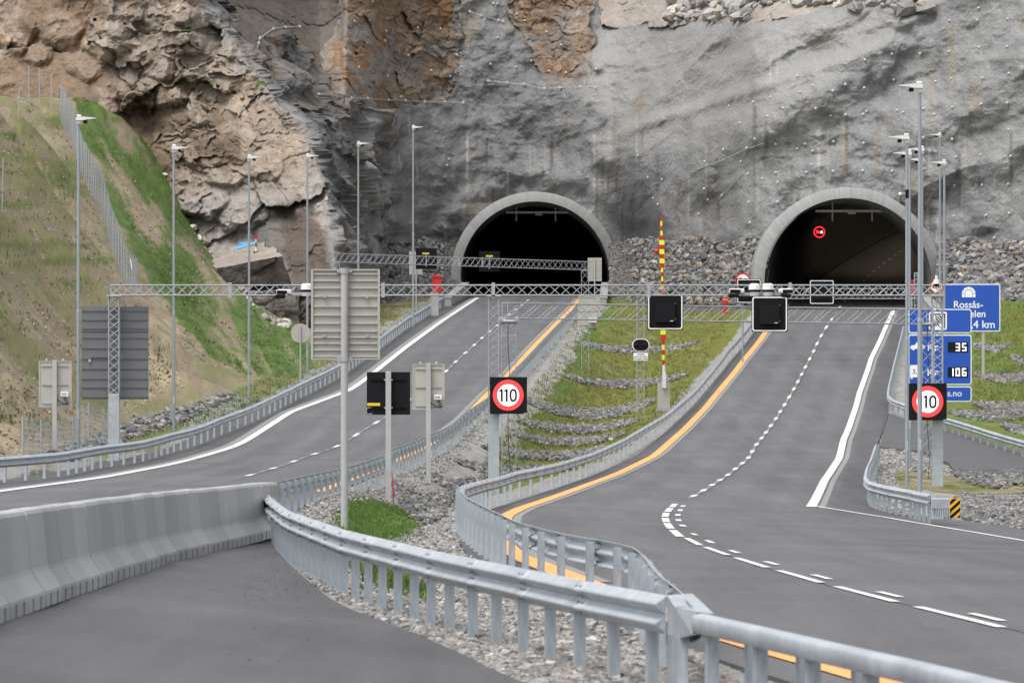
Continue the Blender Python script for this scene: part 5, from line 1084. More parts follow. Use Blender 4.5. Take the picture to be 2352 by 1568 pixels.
# toll cameras under the long beam
def cam_unit(label, u, v, d, yaw, grp):
    c = W(u, v, d); t = thing('toll_camera', label, 'camera', c, grp); ca, sa = math.cos(yaw), math.sin(yaw)
    q = MB(); q.box((c[0], c[1], c[2]), (.46, .30, .16), rz=yaw, bev=.03); q.build('housing', M['white'], t)
    for dz_, dx in ((.0, 0), (-.15, .06)):
        q = MB(); cc = (c[0]+dx*ca*np.sign(math.cos(yaw))+(.0), c[1]-.30, c[2]+dz_); q.box((c[0]+(.06 if u % 2 else -.06)+dx*(-1), c[1]-.26, c[2]+dz_-.02), (.34, .24, .13), rz=yaw*.4, bev=.03); q.build('lamp_unit', M['black'], t)
    q = MB(); q.box((c[0], c[1]+.1, c[2]-.14), (.10, .10, .2)); q.build('bracket', M['galv_pale'], t)
def dome(label, u, v, d, grp):
    c = W(u, v, d); t = thing('toll_sensor', label, 'sensor', c, grp)
    q = MB(); q.tube((c[0],c[1],c[2]-.02), (c[0],c[1],c[2]+.15), .21, .19, 14); q.tube((c[0],c[1],c[2]+.15), (c[0],c[1],c[2]+.20), .19, .12, 14); q.build('cap', M['white'], t)
    q = MB(); q.tube((c[0],c[1],c[2]-.10), (c[0],c[1],c[2]-.02), .215, n=14); q.build('band', M['black'], t)
    q = MB(); q.tube((c[0],c[1],c[2]-.24), (c[0],c[1],c[2]-.10), .16, .20, 14); q.build('foot', M['white'], t)
ca_ = 199.3; gr = 'toll cameras under the long gantry'
cam_unit('white toll camera with black lamps, left end of the cluster over the lane-signal box', 1692, 668, ca_, .35, gr); cam_unit('white toll camera with black lamps, right end of the cluster over the lane-signal box', 1805, 668, ca_, -.35, gr)
dome('round white toll sensor with black band, left of the pair over the lane-signal box', 1733, 664, ca_, gr); dome('round white toll sensor with black band, right of the pair over the lane-signal box', 1764, 664, ca_, gr)
cam_unit('white toll camera with black lamps left of the big beige sign back', 652, 670, ca_, .35, gr); dome('round white toll sensor partly behind the big beige sign back', 704, 664, ca_, gr)
for lab, u0, u1 in (('grey mounting arm joining the toll cameras over the lane-signal box', 1700, 1798), ('grey mounting arm joining the toll cameras by the big beige sign back', 660, 740)):
    q = MB(); a, b = W(u0, 675, ca_+.15), W(u1, 675, ca_+.15); q.box(((a[0]+b[0])/2, a[1], a[2]), (b[0]-a[0], .12, .10)); tag(q.build('mounting_bar', M['galv_pale']), lab, 'bracket', gr)
q = MB(); c = W(2151, 652, 199.4); t = thing('dome_camera', 'small white dome camera hanging at the right end of the longest gantry', 'camera', c); q.tube(c, (c[0],c[1],c[2]+.16), .12, .10, 12); q.tube((c[0],c[1],c[2]+.16), (c[0],c[1],c[2]+.3), .05, n=8); q.build('housing', M['white'], t); q = MB(); q.sphere((c[0],c[1],c[2]), .10, 10); q.build('lens', M['black'], t)
# ================================================================ signs, signals and roadside equipment
def rect(u0, v0, u1, v1, d):
    a, b = W(u0, v1, d), W(u1, v0, d); return a[0], a[2], b[0], b[2]
def plate(t, name, u0, v0, u1, v1, d, th, m, r=.05, parent=None):
    x0, z0, x1, z1 = rect(u0, v0, u1, v1, d); q = MB(); q.prism(rrect(x0, z0, x1, z1, r), d, d+th); return q.build(name, m, parent or t)
def pole(t, u, v0, d, r, zb, m, name='pole', square=False, below=.6):
    q = MB(); x = float(XU(u, d)); zt = W(0, v0, d)[2]
    if square: q.box((x, d, (zt+zb-below)/2), (r*2, r*2, zt-zb+below), bev=.008)
    else: q.tube((x, d, zb-below), (x, d, zt), r, n=14)
    return q.build(name, m, t)
def ribs(t, u0, u1, vs, d, h=.05, m=None, name='rib'):
    x0, x1 = float(XU(u0, d)), float(XU(u1, d))
    for v in vs:
        q = MB(); z = W(0, v, d)[2]; q.box(((x0+x1)/2, d-.006, z), (x1-x0, .018, h)); q.box(((x0+x1)/2, d-.02, z-h*.35), (x1-x0, .012, h*.3)); q.build(name, m or M['signback'], t)
# big beige sign back on its own tall pole
w_ = hit(790, 1213); d = float(w_[1]); t = thing('sign', 'large beige sign seen from behind on a tall round pole, the biggest pale sign back', 'road sign', w_, 'road signs seen from behind')
pn = plate(t, 'panel', 715, 618, 872, 826, d+.10, .025, M['signback'], .02); ribs(t, 720, 867, [629,644,661,680,703,723,742,760,774,788,803,818], d+.085, .030)
q = MB()
for u in (717, 870): a = rect(u-2.5, 618, u+2.5, 826, d+.085); q.box(((a[0]+a[2])/2, d+.075, (a[1]+a[3])/2), (a[2]-a[0], .05, a[3]-a[1]))
for v in (620, 824): a = rect(719, v-1.5, 868, v+1.5, d+.085); q.box(((a[0]+a[2])/2, d+.075, (a[1]+a[3])/2), (a[2]-a[0], .05, a[3]-a[1]))
q.build('edge_frame', M['signback'], t)
pole(t, 791, 622, d, .068, w_[2], M['pole_pale'])
for v in (622, 824):
    q = MB(); c = W(791, v, d); q.tube((c[0], d, c[2]-.05), (c[0], d, c[2]+.05), .085, n=14); q.box((c[0], d+.03, c[2]), (.28, .05, .06)); q.build('clamp', M['galv_pale'], t)
for u, v in ((746,681),(843,682),(745,771),(843,771)):
    q = MB(); q.box(W(u, v, d+.04), (.05, .06, .05)); q.build('bracket', M['galv_pale'], t)
# round sign back
w_ = hit(690, 886); d = float(w_[1]); t = thing('sign', 'round beige sign seen from behind on a thin pole beside the left guardrail', 'road sign', w_, 'road signs seen from behind')
c = W(690, 765, d); q = MB(); r = 22.3/S(d); q.prism([(c[0]+r*math.cos(k), c[2]+r*math.sin(k)) for k in np.linspace(0, 6.283, 40)[:-1]], d+.06, d+.085); q.build('panel', M['signback'], t); pole(t, 690, 748, d, .045, w_[2], M['pole_pale'])
def number_box(t, u, v, d, txt, parent):
    q = MB(); c = W(u, v, d); q.box(c, (17.5/S(d), .10, 11.5/S(d)), bev=.01); bx = q.build('control_box', M['white'], parent)
    text_mesh(txt, 7.5/S(d), (c[0]-1.2/S(d), c[1]-.053, c[2]), M['black'], bx); 
    q = MB(); p0 = np.array([c[0], c[1], c[2]-6/S(d)]); e = 1/S(d)
    q.path([p0+np.array([x*e, 0, z*e]) for x, z in ((0,0),(1,-8),(4,-13),(8,-17),(9,-12),(5,-8),(3,0))], .012, 5); q.path([p0+np.array([x*e, .03, z*e]) for x, z in ((9,-15),(-2,-16),(-10,-11),(-17,-6))], .016, 5); q.build('cable', M['cable'], bx)
def cased_sign(label, u0, v0, u1, v1, up, vbase, txt, bu, bv, ribv):
    w_ = hit(up, vbase); d = float(w_[1]); t = thing('sign', label, 'road sign', w_, 'road signs seen from behind')
    pn = plate(t, 'panel', u0, v0, u1, v1, d+.10, .08, M['signback'], .02); q = MB()
    for uu in (u0+1.2, u1-1.2): a = rect(uu-1.2, v0, uu+1.2, v1, d); q.box(((a[0]+a[2])/2, d+.09, (a[1]+a[3])/2), (a[2]-a[0], .03, a[3]-a[1]))
    for vv in (v0+1, v1-1): a = rect(u0+2.4, vv-1, u1-2.4, vv+1, d); q.box(((a[0]+a[2])/2, d+.09, (a[1]+a[3])/2), (a[2]-a[0], .03, a[3]-a[1]))
    q.build('edge_frame', M['signback'], t)
    ribs(t, u0+7, u1-7, ribv, d+.09, 3/S(d), M['galv_pale']); pole(t, up, v0-2, d, .075, w_[2], M['pole_pale'], square=True)
    for uu in (u0+18, u1-19):
        q = MB(); c = W(uu, v0-2, d+.13); q.tube((c[0]-.03, c[1], c[2]), (c[0]+.03, c[1], c[2]), .04, n=10); q.build('lifting_eye', M['galv_pale'], t)
    number_box(t, bu, bv, d-.01, txt, t); return t
cased_sign('beige cased sign back with a small box marked 335, by the slatted grey panel', 89, 829, 164, 934, 125.5, 1042, '335', 148, 905, (840, 883, 926))
cased_sign('beige cased sign back with a small box marked 336, beside the black screen back', 947.5, 836, 1021, 940, 984, 1106, '336', 1006, 912, (847, 889, 932))
# black LED screen from behind
w_ = hit(893, 1150); d = float(w_[1]); t = thing('sign', 'black square electronic sign back with a yellow sticker, on a pole in the gravel', 'road sign', w_, 'road signs seen from behind')
plate(t, 'housing', 842.5, 854, 942, 952, d+.10, .14, M['black2'], .02); ribs(t, 851, 932, (872, 936), d+.09, 2.6/S(d), M['black']); pole(t, 892, 853, d, .072, w_[2], M['pole_pale'], square=True)
for v in (872, 936):
    q = MB(); c = W(892, v, d-.03); q.box(c, (20/S(d), .05, .035)); q.build('clamp', M['galv_pale'], t)
plate(t, 'sticker', 843.5, 925, 873, 931.5, d+.092, .006, M['yellow'], .005)
q = MB(); c = W(849, 943, d+.08); q.path([(c[0]+.09*math.cos(k), c[1], c[2]+.09*math.sin(k)) for k in np.linspace(.8, 5.6, 12)], .008, 5); q.build('cable', M['galv_pale'], t)
q = MB(); c0, c1 = hit(905, 1147), None; c1 = W(900, 1081, c0[1]); q.tube(c0-np.array([0,0,.2]), c1, .022, .012, 6); tag(q.build('marker_stake', M['red']), 'thin red snow marker stick leaning beside the black sign pole', 'marker stick')
# slatted grey panel on the left gantry column
d = 200.35; t = thing('sign', 'dark grey slatted panel, tall and wide, seen from behind at the left gantry column', 'road sign', W(264, 1022, d), 'road signs seen from behind')
plate(t, 'panel', 187, 704, 341, 917, d+.08, .05, M['darkback'], .01); ribs(t, 187.5, 340.5, [713,734,754,775,799,823,846,869,889,911], d+.07, 2.6/S(d), M['darkback'])
plate(t, 'seam', 187.5, 762.3, 340.5, 763.6, d+.074, .006, M['black2'], .002)
q = MB(); a, b = W(207, 825, d+.05), W(250, 821, d+.05); q.path([a, (a[0]+.05, a[1], a[2]+.05), (b[0], b[1], b[2]), (b[0]+.03, b[1], b[2]-.3)], .016, 5); q.build('cable', M['cable'], t)
q = MB(); q.box(W(206, 828, d+.03), (.09, .05, .10)); q.build('socket', M['galv_pale'], t)
# speed signs 110
def speed_sign(label, u0, v0, u1, v1, d):
    t = thing('speed_sign', label, 'speed sign', W((u0+u1)/2, v1, d), 'lit electronic speed signs'); cx, cv_ = (u0+u1)/2-.5, (v0+v1)/2-.5; k = (u1-u0)/85
    plate(t, 'housing', u0, v0, u1, v1, d, .22, M['black2'], .01); c = W(cx, cv_, d); R = 35.2*k/S(d); r = 25.2*k/S(d)
    def disc(nm, ro, ri, m, dy):
        q = MB(); n = 64
        if ri:
            vs = [(c[0]+rr*math.cos(6.28319*i/n), d+dd, c[2]+rr*math.sin(6.28319*i/n)) for rr, dd in ((ro, dy), (ri, dy), (ro, 0), (ri, 0)) for i in range(n)]
            q.add(vs, [(i, (i+1) % n, n+(i+1) % n, n+i) for i in range(n)]+[(n+i, n+(i+1) % n, 3*n+(i+1) % n, 3*n+i) for i in range(n)]+[(2*n+i, 2*n+(i+1) % n, (i+1) % n, i) for i in range(n)])
        else: q.prism([(c[0]+ro*math.cos(6.28319*i/n), c[2]+ro*math.sin(6.28319*i/n)) for i in range(n)], d+dy, d)
        return q.build(nm, m, t)
    disc('red_ring', R, r, M['led_ring'], -.012); disc('white_disc', r-.001, 0, M['led_disc'], -.008)
    q = MB(); e = k/S(d); zc_ = c[2]-.3*e
    for x0 in (-20.5, -9.2): q.prism([(c[0]+x*e, zc_+z*e) for x, z in ((x0+3.4,-14.5),(x0+8.2,-14.5),(x0+8.2,14.5),(x0+4.6,14.5),(x0+.2,11.2),(x0+.2,7.0),(x0+3.4,9.2))], d-.018, d-.012)
    n = 40; ov = lambda a, b: [(c[0]+(11.6+a*math.copysign(abs(math.cos(i))**.8, math.cos(i)))*e, zc_+b*math.copysign(abs(math.sin(i))**.8, math.sin(i))*e) for i in np.linspace(0, 6.28319, n+1)[:-1]]
    o_, i_ = ov(8.6, 14.8), ov(4.1, 10.2); q.add([(p[0], d-.018, p[1]) for p in o_]+[(p[0], d-.018, p[1]) for p in i_]+[(p[0], d-.008, p[1]) for p in o_], [(i, (i+1) % n, n+(i+1) % n, n+i) for i in range(n)]+[(2*n+i, 2*n+(i+1) % n, (i+1) % n, i) for i in range(n)])
    q.build('numerals', M['black'], t)
    plate(t, 'badge', u1-7, v1-1.8, u1-1, v1-.6, d-.004, .004, M['white'], .002)
    return t
def led_mat(name, col, base, e):
    m, nt, b = nodes(name); N = nt.nodes; L = nt.links; tc = N.new('ShaderNodeTexCoord'); sp = N.new('ShaderNodeSeparateXYZ'); L.new(tc.outputs['Object'], sp.inputs[0]); ws = []
    for ax in ('X', 'Z'):
        mu = N.new('ShaderNodeMath'); mu.operation = 'MULTIPLY'; mu.inputs[1].default_value = 2*math.pi/.02; L.new(sp.outputs[ax], mu.inputs[0]); si = N.new('ShaderNodeMath'); si.operation = 'SINE'; L.new(mu.outputs[0], si.inputs[0]); ws.append(si.outputs[0])
    ad = N.new('ShaderNodeMath'); ad.operation = 'ADD'; L.new(ws[0], ad.inputs[0]); L.new(ws[1], ad.inputs[1])
    mr = N.new('ShaderNodeMapRange'); mr.inputs['From Min'].default_value = -2; mr.inputs['From Max'].default_value = 2; mr.inputs['To Min'].default_value = .45*e; mr.inputs['To Max'].default_value = 1.3*e; L.new(ad.outputs[0], mr.inputs['Value'])
    b.inputs['Base Color'].default_value = (*base, 1); b.inputs['Roughness'].default_value = .5; b.inputs['Emission Color'].default_value = (*col, 1); L.new(mr.outputs['Result'], b.inputs['Emission Strength']); return m
M['led_ring'] = led_mat('red_led_ring', (1.0,.045,.045), (.05,.01,.01), .95); M['led_disc'] = led_mat('white_led_disc', (1.0,.90,.95), (.1,.1,.1), 1.0)
speed_sign('lit square speed sign showing 110 on the middle gantry column, in full view', 1125, 865.5, 1210.5, 950, 199.4)
speed_sign('lit square speed sign showing 110 below the blue toll sign, crossed by a lamp pole', 2088, 880, 2174.5, 965, 199.3)
# lane-signal boxes
def signal_box(label, u0, v0, u1, v1, d, inner=True, hang=None, grp='black square lane-signal boxes'):
    t = thing('lane_signal', label, 'lane signal', W((u0+u1)/2, v1, d), grp); w_ = u1-u0
    plate(t, 'housing', u0-1, v0-1, u1+1, v1+1, d, .08, M['black'], .03)
    x0, z0, x1, z1 = rect(u0+.5, v0+.5, u1-.5, v1-.5, d); q = MB(); o_ = rrect(x0, z0, x1, z1, .085); th = .042*min(1, w_/80*85/S(d)*.77+.2); i_ = rrect(x0+th, z0+th, x1-th, z1-th, .06); n = len(o_)
    vs = [(p[0], d-.008, p[1]) for p in o_]+[(p[0], d-.008, p[1]) for p in i_]+[(p[0], d, p[1]) for p in o_]; q.add(vs, [(i, (i+1) % n, n+(i+1) % n, n+i) for i in range(n)]+[(2*n+i, 2*n+(i+1) % n, (i+1) % n, i) for i in range(n)]); q.build('white_border', M['rim'], t)
    if inner:
        a = plate(t, 'door', u0+.22*w_, v0+.22*w_, u1-.22*w_, v1-.21*w_, d-.10, .1, M['black2'], .01)
        plate(t, 'badge', u1-.36*w_, v1-.255*w_, u1-.27*w_, v1-.235*w_, d-.106, .005, M['white'], .002, a)
        for s in (.25, .70):
            q = MB(); c = W(u1-.22*w_, v0+s*w_, d-.05); q.box(c, (.03,.06,.05)); q.build('hinge', M['galv_post'], a)
    else:
        plate(t, 'door', u0+.21*w_, v1-.29*w_, u1-.21*w_, v1-.21*w_, d-.06, .06, M['black2'], .01)
    if hang:
        q = MB()
        for s in (.3, .7): c0 = W(u0+s*w_, hang, d+.12); c1 = W(u0+s*w_, v0+.5*w_, d+.12); q.tube(c0, c1, .025, n=6)
        q.build('hanger', M['galv_pale'], t)
    return t
signal_box('black square lane signal box with white border, in front of the striped barrier arm', 1488, 676.5, 1568, 756.5, 204.2, hang=700)
signal_box('black square lane signal box with white border, right under the toll camera cluster', 1727.5, 681, 1808, 761, 205.6, hang=705)
t = signal_box('smaller black signal box with white border on a pole, half hidden behind the toll cameras', 1693, 641, 1747.5, 695.5, 343.5, False); g = hit(1706, 752); pole(t, 1706, 695, 343.7, .05, float(H(np.array([XU(1706, 343.7)]).ravel(), np.array([343.7]))[0]), M['pole'])
signal_box('smaller black signal box with white border hanging over the lane before the red-sign tunnel', 1860, 643.5, 1915, 698, 344.2, False, hang=668)
# wig-wag stop light on a lattice mast
w_ = hit(1470, 957); d = float(w_[1]); t = thing('stop_light', 'oval black twin stop light above a small white text plate on a thin lattice mast', 'stop light', w_)
x = float(XU(1471, d)); q = MB(); lattice(q, x, d, w_[2]-.2, W(0, 678, d)[2], .36, .36, .022, 13); q.build('mast', M['galv_pale'], t)
def stadium(u0, v0, u1, v1, d, n=10):
    x0, z0, x1, z1 = rect(u0, v0, u1, v1, d); return rrect(x0, z0, x1, z1, (z1-z0)/2*.98, n)
q = MB(); q.prism(stadium(1452, 778, 1491.5, 806.5, d), d-.24, d-.20); q.build('white_border', M['rim'], t)
q = MB(); q.prism(stadium(1454, 779.6, 1489.6, 805, d), d-.26, d-.235); q.build('face', M['black'], t)
for u in (1462.5, 1479.5):
    q = MB(); c = W(u, 791.5, d-.26); q.sphere(c, .115, 14, (1,.45,1)); q.build('lens', M['lens'] if 'lens' in M else M['black2'], t)
pt_ = plate(t, 'text_plate', 1455, 810, 1488.5, 827.5, d-.22, .02, M['signwhite'], .03)
for k, tx in enumerate(('STOPP', 'ved rødt blink', 'Tunnelen stengt')): text_mesh(tx, 5.4/S(d), (W(1471.7, 0, d)[0], d-.222, W(0, 814.2+k*4.9, d)[2]), M['black'], pt_, bold=.002)
# barrier arm
w_ = hit(1524, 944); d = float(w_[1]); t = thing('barrier_arm', 'tall raised barrier arm striped red and yellow-green, standing on a grey cabinet', 'barrier arm', w_)
cab = plate(t, 'cabinet', 1510.5, 878, 1538.5, 942, d, .55, M['signback'], .02)
q = MB(); c = W(1524.5, 940, d); q.box((c[0], d+.27, c[2]-.1), (.8, .75, .35)); q.build('plinth', M['concrete'], t)
q = MB(); a = rect(1521, 858, 1530, 891, d); q.prism(rrect(a[0], a[1], a[2], a[3], .04), d-.22, d-.02); q.build('pivot', M['white'], t)
q = MB(); a, b = W(1525.5, 860, d-.12), W(1524.6, 836, d-.12); q.tube(a, b, .085, .075, 10); q.build('arm_root', M['white'], t)
def arm_u(v): return 1518.9+(v-497)/(838-497)*5.4
def arm_part(v0, v1, n, w0, w1, first, nm, parent=None, box=False):
    q = MB(); step = (v1-v0)/n
    for k in range(n):
        q.m = (k+first) % 2; a, b = W(arm_u(v0+k*step), v0+k*step, d-.12), W(arm_u(v0+(k+1)*step), v0+(k+1)*step, d-.12); ww = w0+(w1-w0)*(k+.5)/n
        if box: q.box(((a[0]+b[0])/2, d-.12, (a[2]+b[2])/2), (ww, .10, a[2]-b[2]))
        else: q.tube(b, a, ww/2, ww/2, 8)
    return q.build(nm, [M['red'], M['lime']], parent or t)
arm_part(497, 541, 4, .105, .12, 0, 'arm'); arm_part(541, 615, 7, .25, .25, 0, 'wide_arm_section', box=True); arm_part(615, 756, 14, .12, .15, 1, 'arm'); arm_part(756, 780, 2, .26, .26, 1, 'wide_arm_section', box=True); arm_part(780, 838, 5, .15, .16, 0, 'arm')
q = MB(); q.sphere(W(1508.5, 577, d-.12), .13, 12); q.build('warning_lamp', M['red'], t)
q = MB(); a, b = W(1509, 577, d-.12), W(1518, 577, d-.12); q.tube(a, b, .02, n=6); q.build('lamp_bracket', M['red'], t)
# emergency post and cabinets
w_ = hit(1665.5, 722); d = float(w_[1]); t = thing('emergency_post', 'red round-headed hydrant post on the grass before the stone bank', 'hydrant post', w_); e = 1/S(d)
q = MB(); x = w_[0]; q.prism([(x-5.5*e, w_[2]-.1), (x+5.5*e, w_[2]-.1), (x+4.2*e, w_[2]+10*e), (x+4.2*e, w_[2]+22*e), (x-4.2*e, w_[2]+22*e), (x-4.2*e, w_[2]+10*e)], d-.09, d+.09); q.build('stem', M['red'], t)
q = MB(); c = (x, d, w_[2]+32*e); q.prism([(c[0]+7.8*e*math.cos(k), c[2]+8.2*e*math.sin(k)) for k in np.linspace(0, 6.283, 24)[:-1]], d-.13, d+.13); hd_ = q.build('head', M['red'], t); text_mesh('ESCO', 4.6*e, (x, d-.133, w_[2]+34*e), M['signwhite'], hd_)
d = 398.; t = thing('emergency_cabinet', 'red emergency cabinet on a concrete foot left of the black tunnel', 'cabinet', W(1003, 705, d)); plate(t, 'body', 993.5, 636, 1013.5, 671, d, .45, M['red'], .02); q = MB(); a = rect(992.5, 632.5, 1014.5, 637, d); q.box(((a[0]+a[2])/2, d+.22, (a[1]+a[3])/2), (a[2]-a[0], .56, a[3]-a[1]), bev=.02); q.build('lid', M['red'], t); q = MB(); a = rect(987, 672, 1004, 706, d); q.box(((a[0]+a[2])/2+.1, d+.25, (a[1]+a[3])/2-.3), (a[2]-a[0], .6, a[3]-a[1]+.6)); q.build('foot', M['concrete'], t)
d = 388.; t = thing('emergency_cabinet', 'red emergency cabinet by the right edge of the red-sign tunnel mouth', 'cabinet', W(2090, 710, d)); plate(t, 'body', 2080, 646, 2101, 678, d, .45, M['red'], .02); q = MB(); a = rect(2079, 643, 2102, 647, d); q.box(((a[0]+a[2])/2, d+.22, (a[1]+a[3])/2), (a[2]-a[0], .56, a[3]-a[1]), bev=.02); q.build('lid', M['red'], t); q = MB(); a = rect(2086, 678, 2096, 712, d); q.box(((a[0]+a[2])/2, d+.25, (a[1]+a[3])/2), (a[2]-a[0], .4, a[3]-a[1])); q.build('foot', M['concrete'], t)
# round no-overtaking signs (red ring, red lorry beside a dark car)
def truck_car(q1, q2, cx, cz, k, dd):
    for x0, z0, x1, z1 in ((-.62,-.20,-.10,.36),(-.10,-.20,.06,.14)): q1.prism([(cx+x0*k,cz+z0*k),(cx+x1*k,cz+z0*k),(cx+x1*k,cz+z1*k),(cx+x0*k,cz+z1*k)], dd-.01, dd)
    for x in (-.48, -.06): q1.prism([(cx+(x+.09*math.cos(a))*k, cz+(-.26+.09*math.sin(a))*k) for a in np.linspace(0, 6.28, 12)[:-1]], dd-.012, dd)
    q2.prism([(cx+x*k, cz+z*k) for x, z in ((.18,-.24),(.62,-.24),(.64,.02),(.56,.06),(.50,.26),(.30,.26),(.24,.06),(.16,.02))], dd-.01, dd)
def round_sign(label, u, v, r, d, vbase, lit=False):
    c = W(u, v, d); e = 1/S(d); R = r*e; t = thing('round_sign', label, 'road sign', (c[0], d, c[2]), 'round signs against overtaking lorries')
    circ = lambda rr: [(c[0]+rr*math.cos(k), c[2]+rr*math.sin(k)) for k in np.linspace(0, 6.28319, 49)[:-1]]
    q = MB(); q.prism(circ(R), d, d+.05); q.build('face', M['black'] if lit else M['signwhite'], t)
    q = MB(); n = 48; o_, i_ = circ(R), circ(R*.80); q.add([(p[0], d-.012, p[1]) for p in o_]+[(p[0], d-.012, p[1]) for p in i_]+[(p[0], d, p[1]) for p in o_], [(i, (i+1) % n, n+(i+1) % n, n+i) for i in range(n)]+[(2*n+i, 2*n+(i+1) % n, (i+1) % n, i) for i in range(n)]); q.build('red_ring', M['led_red'] if lit else M['red'], t)
    q1, q2 = MB(), MB(); truck_car(q1, q2, c[0], c[2], R*.92, d-.002); q1.build('lorry_symbol', M['led_red'] if lit else M['red'], t); q2.build('car_symbol', M['led_white'] if lit else M['black'], t)
    if vbase: 
        q = MB(); g = float(H(np.array([c[0]]), np.array([d+.1]))[0]); q.tube((c[0], d+.1, g-.4), (c[0], d+.1, c[2]+.3*R), .04, n=10); q.build('pole', M['pole'], t)
    return t
round_sign('round red-ringed no-overtaking sign above the half-hidden black signal box', 1706, 643.5, 17.5, 362., 760); round_sign('round red-ringed no-overtaking sign beside the blue tunnel sign', 2151, 657.5, 16.5, 372., 740)
t = round_sign('glowing red ring sign with lorry and car symbols hanging in the dark tunnel', 1882, 533, 13.2, 424., None, True)
q = MB(); c = W(1882, 533, 424.); q.tube((c[0], 424.08, c[2]+.3), (c[0], 424.08, c[2]+2.6), .03, n=6); q.build('hanger', M['black2'], t)
# blue signs
def blue_plate(t, u0, v0, u1, v1, d, nm='panel'):
    bd = plate(t, nm, u0, v0, u1, v1, d, .05, M['signwhite'], .10); e = 2.2; plate(t, 'blue_face', u0+e, v0+e, u1-e, v1-e, d-.006, .01, M['blue'], .07, bd); return bd
d = 214.; t = thing('toll_sign', 'large blue toll sign in three panels with lit prices 35 and 106', 'toll sign', W(2160, 990, d)); e = 1/S(d)
p1 = blue_plate(t, 2086.5, 709.5, 2231.5, 764.5, d); p2 = blue_plate(t, 2086.5, 768.5, 2231.5, 883, d); p3 = blue_plate(t, 2086.5, 887, 2231.5, 922, d)
for u in (2112, 2148):
    q = MB(); x = float(XU(u, d)); g = float(H(np.array([x]), np.array([d+.1]))[0]); q.tube((x, d+.12, g-.4), (x, d+.12, W(0, 715, d)[2]), .06, n=10); q.build('post', M['pole'], t)
ic = plate(t, 'symbol_plate', 2133.5, 716, 2175, 757.5, d-.012, .008, M['signwhite'], .06, p1)
q = MB(); Pp = lambda *pp: [(W(u, v, d)[0], W(u, v, d)[2]) for u, v in pp]
q.prism(Pp((2137,720),(2171,720),(2171,754),(2168.5,754),(2168.5,722.5),(2139.5,722.5),(2139.5,754),(2137,754)), d-.018, d-.013)
for r0, r1 in ((9,12),(14,17),(19,22)):
    cx_, cv_ = 2169, 722; q.prism(Pp(*[(cx_-r1*math.cos(a), cv_+r1*math.sin(a)) for a in np.linspace(.25, 1.3, 8)], *[(cx_-r0*math.cos(a), cv_+r0*math.sin(a)) for a in np.linspace(1.3, .25, 8)]), d-.018, d-.013)
q.prism(Pp((2143,740),(2150,736),(2157,743),(2146,744.5)), d-.018, d-.013); q.prism(Pp((2154,742),(2158,745),(2156,748),(2153,745)), d-.018, d-.013); q.build('symbol', M['black'], ic)
q = MB(); q.prism(Pp((2091,798),(2093,793),(2102,792),(2105,786),(2118,786),(2121,793),(2124,794),(2124,801),(2091,801)), d-.012, d-.006)
for u in (2098, 2117): q.prism(Pp(*[(u+3.2*math.cos(a), 801+3.2*math.sin(a)) for a in np.linspace(0, 6.28, 14)[:-1]]), d-.013, d-.006)
q.build('car_symbol', M['signwhite'], p2)
q = MB(); q.prism(Pp((2092,838),(2117,838),(2119,842),(2120,866),(2117,866),(2117,870),(2113,870),(2113,866),(2096,866),(2096,870),(2092,870),(2092,866),(2090,866),(2090,842)), d-.012, d-.006); lo = q.build('lorry_symbol', M['signwhite'], p2)
text_mesh('3,5', 15*e, (W(2104.5,0,d)[0], d-.014, W(0,853.5,d)[2]), M['black'], lo)
for v in (797.5, 855): text_mesh('Kr', 25*e, (W(2142,0,d)[0], d-.008, W(0,v,d)[2]), M['signwhite'], p2, bold=.004)
for v0, v1, tx in ((785.5, 808.5, '35'), (843, 866, '106')):
    b_ = plate(t, 'price_display', 2177, v0, 2223.5, v1, d-.02, .012, M['display'] if 'display' in M else M['black2'], .01, p2)
    q = MB(); SEG = {'3':'abcdg','5':'acdfg','1':'bc','0':'abcdef','6':'acdefg'}
    for k, ch in enumerate(tx.rjust(3)):
        if ch == ' ': continue
        x0_, y0_, w_, h_ = 2180.5+k*14.6, v0+2.5, 9.6, 18.
        for s in SEG[ch]:
            g_ = {'a':(0,0,w_,2.6),'d':(0,h_-2.6,w_,h_),'g':(0,h_/2-1.3,w_,h_/2+1.3),'f':(0,0,2.6,h_/2),'b':(w_-2.6,0,w_,h_/2),'e':(0,h_/2,2.6,h_),'c':(w_-2.6,h_/2,w_,h_)}[s]
            q.prism(Pp((x0_+g_[0]+.2,y0_+g_[1]+.2),(x0_+g_[2]-.2,y0_+g_[1]+.2),(x0_+g_[2]-.2,y0_+g_[3]-.2),(x0_+g_[0]+.2,y0_+g_[3]-.2)), d-.026, d-.021)
    q.build('digits', M['digit'], b_)
text_mesh('autopass.no', 20.5*e, (W(2209.5,0,d)[0], d-.008, W(0,903.5,d)[2]), M['signwhite'], p3, align='RIGHT')
w_ = hit(2258, 864); d = float(w_[1]); t = thing('tunnel_sign', 'blue tunnel name sign with arch symbol and distance 3,4 km, on a grey post', 'road sign', w_); e = 1/S(d)
pn = blue_plate(t, 2166, 652, 2297.5, 761, d); pole(t, 2258, 758, d+.12, .08, w_[2], M['pole_pale'], square=True)
for tx, v, al, u in (('Rossås-', 700, 'CENTER', 2224), ('tunnelen', 721, 'CENTER', 2225), ('3,4 km', 745.5, 'RIGHT', 2286)): text_mesh(tx, (22.5 if v != 745.5 else 25)*e, (W(u,0,d)[0], d-.008, W(0,v,d)[2]), M['signwhite'], pn, align=al, bold=.006)
q = MB(); Pp = lambda *pp: [(W(u, v, d)[0], W(u, v, d)[2]) for u, v in pp]; cu_, cv_ = 2225, 674
